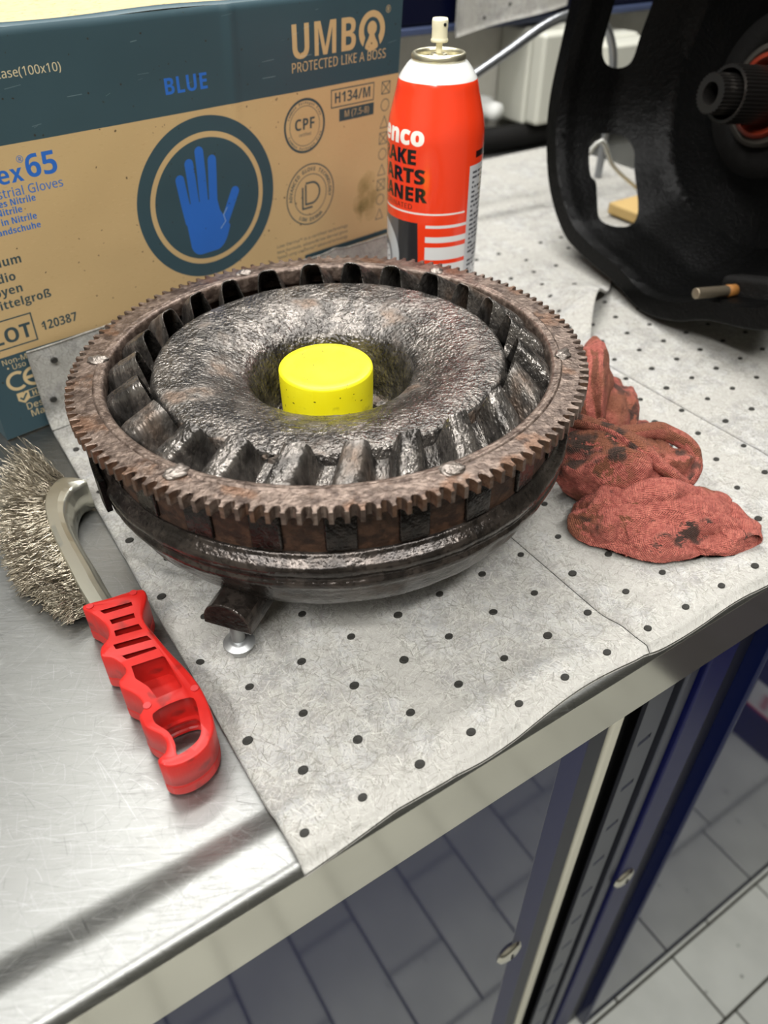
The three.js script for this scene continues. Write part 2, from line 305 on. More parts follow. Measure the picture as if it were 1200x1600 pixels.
  part('red_figure', boxc(-0.0052, -0.004, 0.108, 0.142, -0.286, -0.276), redm, pl);
  part('red_border', [boxc(-0.0052, -0.004, 0.095, 0.099, -0.312, -0.25), boxc(-0.0052, -0.004, 0.095, 0.155, -0.312, -0.308)], redm, pl);
}

//@@WALLTHINGS
// ------------------------------------------------------------------ things along the wall
{
  const t = thing('wall_cabinet', 'dark navy wall panel with a light lower edge behind the spray can', 'cabinet', [0.6, 0.155, WALLZ]);
  part('panel', boxc(-1.6, 1.2, 0.006, 0.42, 0.001, 0.05, 0.004), std({ color: 0x03061e, roughness: 0.35, specularIntensity: 0.5 }), t);
  part('lower_edge', boxc(-1.6, 1.2, -0.003, 0.0055, 0.001, 0.054, 0.002), std({ color: 0x39435e, roughness: 0.4 }), t);
}
{
  const t = thing('wall_cupboard', 'navy wall cupboard above the light strip over the workbench', 'cabinet', [0.6, 1.007, WALLZ]);
  part('carcass', boxc(-1.2, 1.2, 0, 0.5, 0.001, 0.22, 0.004), M.navyDull, t);
  for (let i = 0; i < 3; i++) part('door', boxc(-1.195 + i * 0.8, -0.405 + i * 0.8, 0.004, 0.496, 0.221, 0.238, 0.003), M.navy, t);
}
function junction(name, label, x, y, w, h, d) {
  const t = thing(name, label, 'electrical box', [x, y, WALLZ]);
  part('back_box', box(w, h, d * 0.7, 0, h / 2, d * 0.35 + 0.001, 0.006), M.greyPlastic, t);
  part('cover', box(w * 0.94, h * 0.94, d * 0.28, 0, h / 2, d * 0.85, 0.006), M.greyPlastic, t);
  return t;
}
{
  const t = junction('trunking_box', 'tall pale grey junction box on the wall behind the spray can', 0.845, 0.03, 0.075, 0.118, 0.09);
  const u = junction('socket_box', 'pale grey socket box with two hinge clips beside the bell housing', 0.945, 0.036, 0.115, 0.095, 0.11);
  for (const y of [0.03, 0.062]) { const c = part('hinge_clip', box(0.01, 0.022, 0.012, -0.056, y, 0.105, 0.002), M.greyPlastic, u); part('clip_slot', box(0.011, 0.006, 0.009, -0.0565, y - 0.004, 0.111, 0.001), M.dark, c); }
  part('hinged_lid', boxc(-0.045, 0.055, 0.05, 0.092, 0.1, 0.122, 0.005), M.greyPlastic, u);
  const s = thing('pipe_stub', 'short white pipe stub on the wall behind the spray can', 'pipe', [0.776, 0.048, WALLZ + 0.0005]);
  part('collar', lathe([[0, 0], [0.016, 0], [0.016, 0.022], [0.012, 0.026], [0.012, 0.045], [0, 0.046]], 24).rotateX(Math.PI / 2), M.white, s);
  tag(part('black_hose', tube([[0.55, 0.0165, -0.915], [0.7, 0.0165, -0.905], [0.82, 0.0165, -0.89], [0.92, 0.0165, -0.9], [1.1, 0.0165, -0.91]], 0.016, 50, 14), M.blackDull), 'black rubber hose lying along the foot of the wall', 'hose');
}
tag(part('bent_tube', tube([[0.468, 0.0085, -0.7], [0.47, 0.07, -0.7], [0.49, 0.116, -0.7], [0.53, 0.132, -0.7], [0.6, 0.16, -0.7], [0.655, 0.183, -0.7], [0.69, 0.19, -0.703], [0.727, 0.1885, -0.71], [0.757, 0.178, -0.715], [0.785, 0.148, -0.72], [0.795, 0.1, -0.72], [0.797, 0.0042, -0.72]], 0.0048, 90, 12), M.tubeSteel), 'bent grey steel tube arching behind the spray can', 'tube');
tag(part('white_cable', tube([[0.655, 0.0125, -0.64], [0.668, 0.06, -0.63], [0.682, 0.0843, -0.62], [0.704, 0.0582, -0.62], [0.742, 0.0315, -0.62], [0.78, 0.012, -0.625], [0.84, 0.0075, -0.63], [0.95, 0.0028, -0.64]], 0.0024, 60, 8), M.cable), 'thin white cable curving behind the window of the bell housing', 'cable');

//@@PAD
// ------------------------------------------------------------------ absorbent pad: perforated panels with punched bond points
const BOXO = [0.0208, -0.5191], BAZ = 8.5 * DEG;
const boxFrontZ = x => BOXO[1] - (x - BOXO[0]) * Math.tan(BAZ);
const CONTACTS = [[0.0775, -0.2536, 0.022], [0.2975, -0.2808, 0.03], [0.163, -0.4574, 0.03], [0.3378, -0.4555, 0.05], [0.335, -0.215, 0.11], [0.37, -0.30, 0.1], [0.62, -0.42, 0.2], [0.72, -0.578, 0.09], [0.468, -0.7, 0.03], [0.797, -0.72, 0.03], [0.7, -0.63, 0.1]]; // the felt lies pressed flat below what stands on it
const pressed = (x, z) => { let m = 1; for (const [a, b, r] of CONTACTS) m = Math.min(m, sstep(r * 0.75, r * 1.25, Math.hypot(x - a, z - b))); return m; };
const wrinkle = (x, z) => pressed(x, z) * (0.0007 + 0.0009 * fbm(x * 14, z * 14, 1.5, 3) + 0.0022 * Math.pow(Math.max(0, 1 - Math.abs(pn(x * 9 + 3, z * 16, 4.2)) * 5), 3) * clamp(0.5 + 2 * pn(x * 5, z * 5, 9)));
function padSheet(name, parent, pos, x0, x1, nz, nx, th = 0.0022) { // pos(x, t) -> [x, y, z] of the top; t 0..1
  const P = [], UV = [], I = [], w = nx + 1;
  for (const lay of [0, 1]) for (let j = 0; j <= nz; j++) for (let i = 0; i <= nx; i++) { const p = pos(mix(x0, x1, i / nx), j / nz, lay ? th : 0); P.push(p[0], p[1], p[2]); UV.push(p[0], p[3] ?? p[2]); }
  const N = w * (nz + 1);
  for (let j = 0; j < nz; j++) for (let i = 0; i < nx; i++) { const a = j * w + i, b = a + 1, c = a + w, d = c + 1; I.push(a, c, b, b, c, d, a + N, b + N, c + N, b + N, d + N, c + N); }
  const edge = l => { for (let k = 0; k + 1 < l.length; k++) I.push(l[k], l[k + 1], l[k] + N, l[k + 1], l[k + 1] + N, l[k] + N); };
  edge([...Array(w).keys()].reverse()); edge([...Array(w).keys()].map(i => nz * w + i)); edge([...Array(nz + 1).keys()].map(j => j * w)); edge([...Array(nz + 1).keys()].map(j => j * w + nx).reverse());
  const g = new THREE.BufferGeometry(); g.setAttribute('position', new THREE.Float32BufferAttribute(P, 3)); g.setAttribute('uv', new THREE.Float32BufferAttribute(UV, 2)); g.setIndex(I); g.computeVertexNormals();
  return part(name, g, M.pad, parent);
}
const frontZ = x => EDGE - 0.0005 + 0.0016 * Math.sin(x * 19 + 0.6) + 0.0012 * Math.sin(x * 53);
const padTop = (x, z) => benchY(Math.min(z, EDGE - 0.0005)) + 0.0034 + wrinkle(x, z) - (z > EDGE - 0.004 ? (z - EDGE + 0.004) * 0.25 : 0);
const padG = thing('absorbent_pad', 'grey felt absorbent pad with rows of punched holes spread under the torque converter', 'absorbent pad', [0, 0, 0]);
{
  // panels A and B end against the carton: the sheet turns up its face
  const fold = (x, s) => { // s metres from the front edge along the sheet
    const zf = boxFrontZ(x) + 0.012, z0 = frontZ(x), flat = z0 - zf; const R = 0.010;
    if (s < flat) { const z = z0 - s; return [x, padTop(x, z), z, z]; }
    const a = (s - flat) / R; if (a < Math.PI / 2) return [x, padTop(x, zf) + R * (1 - Math.cos(a)), zf + 0.0025 - R * Math.sin(a) * 0.78, z0 - s];
    const up = s - flat - R * Math.PI / 2; return [x, padTop(x, zf) + R + up, zf + 0.0025 - R * 0.78 + up * 0.085 + 0.0012 * fbm(x * 30, up * 30, 2, 2), z0 - s];
  };
  const bx = x => Math.min(x, 0.40), turned = thing('absorbent_pad', 'narrow grey felt pad turned up against the face of the glove carton', 'absorbent pad', [0, 0, 0]);
  for (const [x0, x1] of [[0.0505, 0.2496], [0.2501, 0.4496]]) padSheet('panel', padG, (x, t, th) => { const z = mix(frontZ(x), boxFrontZ(bx(x)) + 0.0150, t); return [x, padTop(x, z) - th, z]; }, x0, x1, 150, 64);
  padSheet('sheet', turned, (x, t, th) => { const flat = frontZ(x) - boxFrontZ(bx(x)) - 0.012, s = flat - 0.0008 + t * (0.0157 + 0.0508), p = fold(x, s), o = fold(x, s - 0.0004), ty = p[1] - o[1], tz = p[2] - o[2], l = Math.hypot(ty, tz) || 1; return [p[0], p[1] + th * tz / l * 0.8, p[2] - th * ty / l * 0.8, p[3]]; }, 0.0505, 0.375, 40, 70);
  padSheet('panel', padG, (x, t, th) => { const z = mix(frontZ(x), -0.86, t); return [x, padTop(x, z) - th, z]; }, 0.4501, 0.665, 170, 60);
  padSheet('panel', padG, (x, t, th) => { const z = mix(-0.585, -0.86, t); return [x, padTop(x, z) - th, z]; }, 0.408, 0.4496, 60, 12);
  const edgeZ = x => -0.415 - 0.75 * (x - 0.485) + 0.004 * Math.sin(x * 60);
  const sheetTop = (x, z) => padTop(x, z) + 0.0030 + (0.001 + 0.02 * Math.exp(-(((x - 0.503) / 0.028) ** 2))) * Math.exp(-(((edgeZ(x) - z) / 0.04) ** 2)) + 0.0014 * pressed(x, z) * Math.abs(fbm(x * 22, z * 22, 8, 2));
  const lifted = thing('absorbent_pad', 'grey felt pad with a lifted corner lying beside the black bell housing', 'absorbent pad', [0, 0, 0]);
  padSheet('sheet', lifted, (x, t, th) => { const z = mix(edgeZ(x), -0.86, t); return [x, sheetTop(x, z) - th, z]; }, 0.405, 0.66, 120, 80);
  padSheet('panel', padG, (x, t, th) => { const z = mix(-0.22, -0.86, t); return [x, padTop(x, z) - th, z]; }, 0.6655, 0.86, 110, 40);
  // bond points: small pressed dark dishes in staggered rows
  const dish = lathe([[0, 0.0003], [0.0014, 0.0004], [0.0021, 0.0006], [0.0024, 0.0004], [0.0025, -0.0008]], 14).scale(1, 1, 0.82), n = V3(), up = V3(0, 1, 0);
  for (let r = 0; r < 28; r++) for (let c = 0; c < 23; c++) {
    const z = -0.1486 - 0.0272 * r, x = (r % 2 ? 0.0712 : 0.0572) + 0.02885 * c; if (x > 0.66) continue;
    if (x < 0.41 && z < boxFrontZ(x) + 0.016) continue;
    const dc = Math.hypot(x - 0.1793, z + 0.3306); if (dc < 0.085) continue;
    const over = x > 0.405 && z < edgeZ(x); if (over && (z < -0.6 || rnd() < 0.4)) continue; const H = over ? sheetTop : padTop;
    if (CONTACTS.some(([a, b, r]) => r < 0.05 && Math.hypot(x - a, z - b) < 0.014)) continue;
    const e = 0.002; n.set(H(x - e, z) - H(x + e, z), 2 * e, H(x, z - e) - H(x, z + e)).normalize();
    const m = part('punched_hole', dish, M.dimple, over ? lifted : padG); m.position.set(x + rr(-0.0005, 0.0005), H(x, z) + 0.0003, z + rr(-0.0005, 0.0005)); m.quaternion.setFromUnitVectors(up, n); m.scale.setScalar(rr(0.85, 1.05));
  }
  for (const [x, y] of [[0.066, 0.053], [0.058, 0.024], [0.079, 0.031]]) { const m = part('punched_hole', dish, M.dimple, turned); m.position.set(x, y, boxFrontZ(x) + 0.0078 + y * 0.085); m.rotation.x = Math.PI / 2 + 0.085; }
}
{ // a second pad laid over the navy wall panel, one corner hanging
  const t = thing('hanging_pad', 'soiled white felt pad hanging in front of the navy wall panel', 'absorbent pad', [0, 0, 0]);
  padSheet('sheet', t, (x, v, th) => { const u = (x - 0.68) / 0.185; const y0 = mix(0.148, 0.170, u); const y = mix(y0, 0.62, v); return [x + (y - y0) * 0.02, y, -0.886 + 0.004 * Math.sin(x * 40) - th, y]; }, 0.68, 0.865, 60, 20, 0.003);
  for (const [x, y] of [[0.722, 0.166], [0.762, 0.178], [0.802, 0.192], [0.742, 0.2], [0.84, 0.205]]) { const m = part('punched_hole', cyl(0.0022, 0.0022, 0.0008, 10), M.dimple, t); m.rotation.x = Math.PI / 2; m.position.set(x, y, -0.8815); }
}
//@@OBJECTS
// ------------------------------------------------------------------ glove carton
{
  const W = 0.355, HT = 0.2455, D = 0.25, LEAN = 0.085, PX = 5500;
  const teal = 'rgb(56,78,86)', kraft = 'rgb(196,168,122)', blue = 'rgb(46,104,190)', ink = 'rgb(58,74,78)';
  const face = canvasTex(Math.round(W * PX), Math.round(HT * PX), (g, w, h) => {
    const X = s => s * PX, Y = y => h - y * PX;
    g.fillStyle = kraft; g.fillRect(0, 0, w, h);
    for (let i = 0; i < 9000; i++) { const v = rnd(); g.fillStyle = v < 0.5 ? `rgba(150,118,74,${rr(0.05, 0.16)})` : `rgba(222,198,152,${rr(0.05, 0.2)})`; g.fillRect(rnd() * w, rnd() * h, rr(1, 14), rr(1, 3)); }
    g.fillStyle = teal; g.fillRect(0, 0, w, Y(0.188)); g.fillRect(0, Y(0.0618), X(0.115), h);
    const text = (str, s, y, cap, color, { bold = false, align = 'left', width = 0, ls = 0 } = {}) => { // cap height in metres
      g.save(); g.fillStyle = color; g.font = `${bold ? 'bold ' : ''}${(cap * PX / 0.714).toFixed(1)}px sans-serif`; g.textAlign = align; g.textBaseline = 'alphabetic'; g.translate(X(s), Y(y));
      if (width) g.scale(width * PX / g.measureText(str).width, 1); g.fillText(str, 0, 0); g.restore();
    };
    // top band
    text('(1,000 gloves in total/case(100x10)', 0.0935, 0.2208, 0.0045, 'rgb(214,196,158)', { align: 'right' });
    text('BLUE', 0.1548, 0.1995, 0.0093, blue, { bold: true, width: 0.0325 });
    text('UMB', 0.252, 0.2085, 0.0205, kraft, { bold: true, width: 0.0605 });
    { // emblem: a ring with a head and shoulders
      const cx = X(0.3262), cy = Y(0.2188), R = 0.0125 * PX; g.fillStyle = kraft; g.beginPath(); g.arc(cx, cy, R, 0, 7); g.fill();
      g.fillStyle = teal; g.beginPath(); g.arc(cx, cy - R * 0.05, R * 0.62, 0, 7); g.fill(); g.beginPath(); g.moveTo(cx - R * 0.75, cy + R * 1.05); g.lineTo(cx - R * 0.4, cy); g.lineTo(cx + R * 0.4, cy); g.lineTo(cx + R * 0.75, cy + R * 1.05); g.fill();
      g.fillStyle = kraft; g.beginPath(); g.arc(cx, cy - R * 0.12, R * 0.36, 0, 7); g.fill(); g.beginPath(); g.moveTo(cx - R * 0.16, cy); g.lineTo(cx + R * 0.16, cy); g.bezierCurveTo(cx + R * 0.2, cy + R * 0.5, cx + R * 0.5, cy + R * 0.5, cx + R * 0.5, cy + R * 0.86); g.quadraticCurveTo(cx, cy + R * 1.2, cx - R * 0.5, cy + R * 0.86); g.bezierCurveTo(cx - R * 0.5, cy + R * 0.5, cx - R * 0.2, cy + R * 0.5, cx - R * 0.16, cy); g.fill();
    }
    text('®', 0.3385, 0.2285, 0.0045, kraft);
    text('PROTECTED LIKE A BOSS', 0.2526, 0.2, 0.0062, kraft, { width: 0.0884 });
    // left column
    text('Nitrilex', 0.0575, 0.1675, 0.0098, blue, { bold: true, align: 'right' }); text('®', 0.0555, 0.1775, 0.0038, blue);
    text('65', 0.0592, 0.1685, 0.0128, blue, { bold: true });
    text('Nitrile Industrial Gloves', 0.0795, 0.1598, 0.0052, blue, { align: 'right' });
    text('Gants industriales Nitrile', 0.0612, 0.1552, 0.0036, blue, { bold: true, align: 'right' });
    text('Guantes industriales en Nitrile', 0.0518, 0.1502, 0.0036, blue, { bold: true, align: 'right' });
    text('Guanti industriali in Nitrile', 0.0592, 0.1446, 0.0036, blue, { bold: true, align: 'right' });
    text('Industriehandschuhe', 0.0602, 0.139, 0.0036, blue, { bold: true, align: 'right' });
    [['Medium', 0.0435, 0.1205], ['Medio', 0.0372, 0.1105], ['Moyen', 0.0395, 0.1022], ['Mittelgroß', 0.0558, 0.0935]].forEach(([s, x, y]) => text(s, x, y, 0.0056, ink, { bold: true, align: 'right' }));
    g.strokeStyle = ink; g.lineWidth = 5; g.strokeRect(X(0.004), Y(0.0866), X(0.0353), 0.0195 * PX);
    text('LOT', 0.0375, 0.0705, 0.0102, ink, { bold: true, align: 'right' });
    text('120387', 0.0438, 0.072, 0.0062, ink, { bold: true, width: 0.0248 });
    const tan = 'rgb(206,182,138)';
    text('Non-Medical Use Only', 0.0125, 0.056, 0.004, tan); text('• Uso non medico', 0.0145, 0.0512, 0.004, tan);
    g.strokeStyle = tan; g.lineWidth = 13; g.beginPath(); g.arc(X(0.0188), Y(0.0422), 0.0062 * PX, 0.9, 5.4); g.stroke();
    g.beginPath(); g.arc(X(0.0302), Y(0.0422), 0.0062 * PX, 0.9, 5.4); g.stroke(); g.beginPath(); g.moveTo(X(0.0245), Y(0.0422)); g.lineTo(X(0.0298), Y(0.0422)); g.stroke();
    g.fillStyle = tan; g.beginPath(); g.moveTo(X(0.0155), Y(0.0328)); g.lineTo(X(0.0235), Y(0.0328)); g.lineTo(X(0.0235), Y(0.0265)); g.lineTo(X(0.0195), Y(0.0238)); g.lineTo(X(0.0155), Y(0.0268)); g.fill();
    g.strokeStyle = teal; g.lineWidth = 7; g.beginPath(); g.moveTo(X(0.0172), Y(0.0288)); g.lineTo(X(0.019), Y(0.0268)); g.lineTo(X(0.0222), Y(0.031)); g.stroke();
    g.strokeStyle = tan; g.lineWidth = 3; g.strokeRect(X(0.0235), Y(0.0325), 0.03 * PX, 0.0062 * PX); text('HACCP', 0.0255, 0.0275, 0.0038, tan, { bold: true });
    text('Designed by', 0.019, 0.0178, 0.0052, tan); text('Manufactured', 0.0205, 0.0112, 0.0052, tan);
    // roundel with the hand
    const cx = X(0.1785), cy = Y(0.1295), disc = (r, c) => { g.fillStyle = c; g.beginPath(); g.arc(cx, cy, r * PX, 0, 7); g.fill(); };
    disc(0.0548, teal); disc(0.0452, kraft); disc(0.0415, teal);
    g.fillStyle = blue; g.strokeStyle = blue; g.lineCap = g.lineJoin = 'round'; g.lineWidth = 0.0066 * PX;
    for (const [a, b, c, d] of [[0.1575, 0.1475, 0.1615, 0.118], [0.1655, 0.1565, 0.168, 0.118], [0.174, 0.163, 0.1745, 0.118], [0.1832, 0.1562, 0.1812, 0.118], [0.1998, 0.1318, 0.19, 0.112]]) { g.beginPath(); g.moveTo(X(a), Y(b)); g.lineTo(X(c), Y(d)); g.stroke(); }
    g.beginPath(); g.moveTo(X(0.1582), Y(0.13)); g.lineTo(X(0.1605), Y(0.1)); g.quadraticCurveTo(X(0.162), Y(0.0935), X(0.168), Y(0.0925)); g.lineTo(X(0.182), Y(0.0925)); g.quadraticCurveTo(X(0.19), Y(0.0935), X(0.194), Y(0.1085)); g.lineTo(X(0.1865), Y(0.121)); g.lineTo(X(0.1848), Y(0.13)); g.closePath(); g.fill();
    g.strokeStyle = 'rgba(150,170,200,0.8)'; g.lineWidth = 4; g.beginPath(); g.moveTo(X(0.1925), Y(0.1215)); g.lineTo(X(0.189), Y(0.117)); g.lineTo(X(0.1905), Y(0.112)); g.lineTo(X(0.186), Y(0.1075)); g.stroke();
    // round marks on the right
    const ring = (x, y, r, lw) => { g.strokeStyle = ink; g.lineWidth = lw; g.beginPath(); g.arc(X(x), Y(y), r * PX, 0, 7); g.stroke(); };
    const arcText = (str, x, y, r, cap, a0, a1, inward) => { g.fillStyle = ink; g.font = `bold ${cap * PX / 0.714}px sans-serif`; g.textAlign = 'center'; g.textBaseline = 'middle'; const n = str.length; for (let i = 0; i < n; i++) { const a = mix(a0, a1, n > 1 ? i / (n - 1) : 0); g.save(); g.translate(X(x) + Math.cos(a) * r * PX, Y(y) + Math.sin(a) * r * PX); g.rotate(a + (inward ? -1 : 1) * Math.PI / 2); g.fillText(str[i], 0, 0); g.restore(); } };
    ring(0.2638, 0.1645, 0.0178, 9); ring(0.2638, 0.1645, 0.0135, 2);
    text('CPF', 0.2638, 0.1622, 0.0076, ink, { bold: true, align: 'center' }); text('certified', 0.2638, 0.1578, 0.0022, ink, { align: 'center' });
    arcText('Common Pathogen Free', 0.2638, 0.1645, 0.0156, 0.0017, Math.PI * 1.13, Math.PI * 1.87); arcText('Common Pathogen Free', 0.2638, 0.1645, 0.0156, 0.0017, Math.PI * 0.87, Math.PI * 0.13, true);
    ring(0.2682, 0.1142, 0.0228, 5); ring(0.2682, 0.1142, 0.0155, 3);
    arcText('ADVANCED GLOVE TECHNOLOGY', 0.2682, 0.1142, 0.0192, 0.0029, Math.PI * 0.98, Math.PI * 2.06); arcText('LOW DERMA', 0.2682, 0.1142, 0.0192, 0.0029, Math.PI * 0.68, Math.PI * 0.32, true);
    g.strokeStyle = ink; g.lineWidth = 8; g.lineCap = 'butt'; g.beginPath(); g.moveTo(X(0.2635), Y(0.1225)); g.lineTo(X(0.2635), Y(0.1075)); g.lineTo(X(0.269), Y(0.1075)); g.arc(X(0.269), Y(0.1155), 0.008 * PX, Math.PI / 2, -Math.PI / 2, true); g.lineTo(X(0.2635), Y(0.1235)); g.stroke();
    g.beginPath(); g.moveTo(X(0.2605), Y(0.121)); g.lineTo(X(0.2605), Y(0.1045)); g.lineTo(X(0.27), Y(0.1045)); g.stroke();
    // size boxes and icons
    g.lineWidth = 4; g.strokeRect(X(0.2885), Y(0.1846), 0.0415 * PX, 0.0118 * PX); text('H134/M', 0.3092, 0.1755, 0.007, ink, { bold: true, align: 'center' });
    g.fillStyle = ink; g.fillRect(X(0.2962), Y(0.1709), 0.0345 * PX, 0.0085 * PX); text('M (7.5-8)', 0.3135, 0.1646, 0.0045, kraft, { align: 'center' });
    g.lineWidth = 3; for (let i = 0; i < 9; i++) { const y = 0.1795 - i * 0.0122, x = 0.3425, s = 0.0042 * PX; g.beginPath(); if (i % 3 === 0) { g.rect(X(x) - s, Y(y) - s, 2 * s, 2 * s); g.moveTo(X(x) - s, Y(y) - s); g.lineTo(X(x) + s, Y(y) + s); g.moveTo(X(x) + s, Y(y) - s); g.lineTo(X(x) - s, Y(y) + s); } else if (i % 3 === 1) g.arc(X(x), Y(y), s, 0, 7); else { g.moveTo(X(x) - s, Y(y) + s); g.lineTo(X(x), Y(y) - s); g.lineTo(X(x) + s, Y(y) + s); g.closePath(); } g.stroke(); }
    ['Low Derma™ is a certified technology', 'New Formula, advanced low dermal glove', 'Tested using LowDerma™ advanced technology'].forEach((s, i) => text(s, 0.2345, 0.0792 - i * 0.0046, 0.0024, ink, { width: 0.073 }));
    g.fillStyle = teal; g.fillRect(X(0.262), Y(0.0665), w, 0.0042 * PX);
    text('CFR 21 Part 177', 0.3, 0.056, 0.0026, ink); text('EN 455 / EN 374', 0.3, 0.051, 0.0026, ink);
    // scuffs and oil spots
    for (let i = 0; i < 240; i++) { g.fillStyle = `rgba(48,38,28,${rr(0.4, 0.9)})`; g.beginPath(); g.ellipse(rnd() * w, rnd() * h, rr(1, 4.5), rr(1, 3.5), rnd() * 3, 0, 7); g.fill(); }
    for (let i = 0; i < 26; i++) { g.strokeStyle = `rgba(190,205,205,${rr(0.15, 0.45)})`; g.lineWidth = rr(1, 2.5); const x = rnd() * w, y = rnd() * h * 0.22; g.beginPath(); g.moveTo(x, y); g.lineTo(x + rr(10, 60), y - rr(0, 8)); g.stroke(); }
    for (let i = 0; i < 40; i++) { const a = rnd() * 6.28, q = Math.sqrt(rnd()); g.fillStyle = 'rgba(92,76,40,0.09)'; g.beginPath(); g.ellipse(X(0.327 + Math.cos(a) * q * 0.011), Y(0.098 + Math.sin(a) * q * 0.016), rr(8, 36), rr(12, 44), 0, 0, 7); g.fill(); }
  }, 0);
  const fm = std({ map: face, roughness: 0.5, specularIntensity: 0.6 });
  const t = thing('glove_carton', 'cardboard glove carton with dark teal bands and a blue printed hand', 'carton', [BOXO[0], 0.001, BOXO[1]], BAZ);
  const sh = (x, y, z) => [x, y, z + y * LEAN];
  const bulge = (x, y) => 0.0022 * Math.sin(Math.PI * clamp(x / W)) * Math.sin(Math.PI * clamp(y / HT)) + 0.0012 * fbm(x * 16, y * 16, 3, 2) * Math.sin(Math.PI * clamp(x / W)) + 0.0016 * Math.exp(-(((x - 0.206) / 0.003) ** 2)) * sstep(0.15, 0.24, y);
  function sheet(nx, ny, f) { const P = [], U = [], I = []; for (let j = 0; j <= ny; j++) for (let i = 0; i <= nx; i++) { const q = f(i / nx, j / ny); P.push(...sh(q[0], q[1], q[2])); U.push(q[3], q[4]); if (i < nx && j < ny) { const a = j * (nx + 1) + i; I.push(a, a + 1, a + nx + 1, a + 1, a + nx + 2, a + nx + 1); } } const g = new THREE.BufferGeometry(); g.setAttribute('position', new THREE.Float32BufferAttribute(P, 3)); g.setAttribute('uv', new THREE.Float32BufferAttribute(U, 2)); g.setIndex(I); g.computeVertexNormals(); return g; }
  part('printed_front', sheet(120, 90, (u, v) => { const x = u * W, y = v * HT; const r = Math.max(0, y - HT + 0.004); return [x, y - r * 0.3, bulge(x, y) - r * r * 110, u, v]; }), fm, t);
  const tealM = std({ color: 0x384e56, roughness: 0.4 });
  part('top_fold', sheet(60, 3, (u, v) => [u * W, HT - 0.0012 + 0.0012 * Math.min(1, v * 3) + 0.0006 * Math.sin(u * 17), -0.00176 - v * 0.0085, u * W, v * 0.01]), tealM, t, 'teal printed fold along the top edge');
  part('top_flap', sheet(30, 20, (u, v) => [u * W, HT + 0.0006 * Math.sin(u * 17), -0.0102 - v * (D / 2 - 0.0108), u * W, v * D]), M.board, t);
  part('top_flap', sheet(30, 20, (u, v) => [u * W, HT + 0.0004 * Math.sin(u * 13), -D / 2 - 0.0012 - v * (D / 2 - 0.001), u * W, v * D]), M.board, t);
  part('side_panel', sheet(20, 20, (u, v) => [0, v * (HT - 0.001), -u * D, u * D, v * HT]), tealM, t); part('side_panel', sheet(20, 20, (u, v) => [W, v * (HT - 0.001), -u * D, u * D, v * HT]), tealM, t);
  part('back_panel', sheet(10, 10, (u, v) => [u * W, v * (HT - 0.001), -D, u * W, v * HT]), M.board, t); part('bottom_panel', sheet(6, 6, (u, v) => [u * W, 0.0002, -v * D, u * W, v * D]), M.board, t);
}

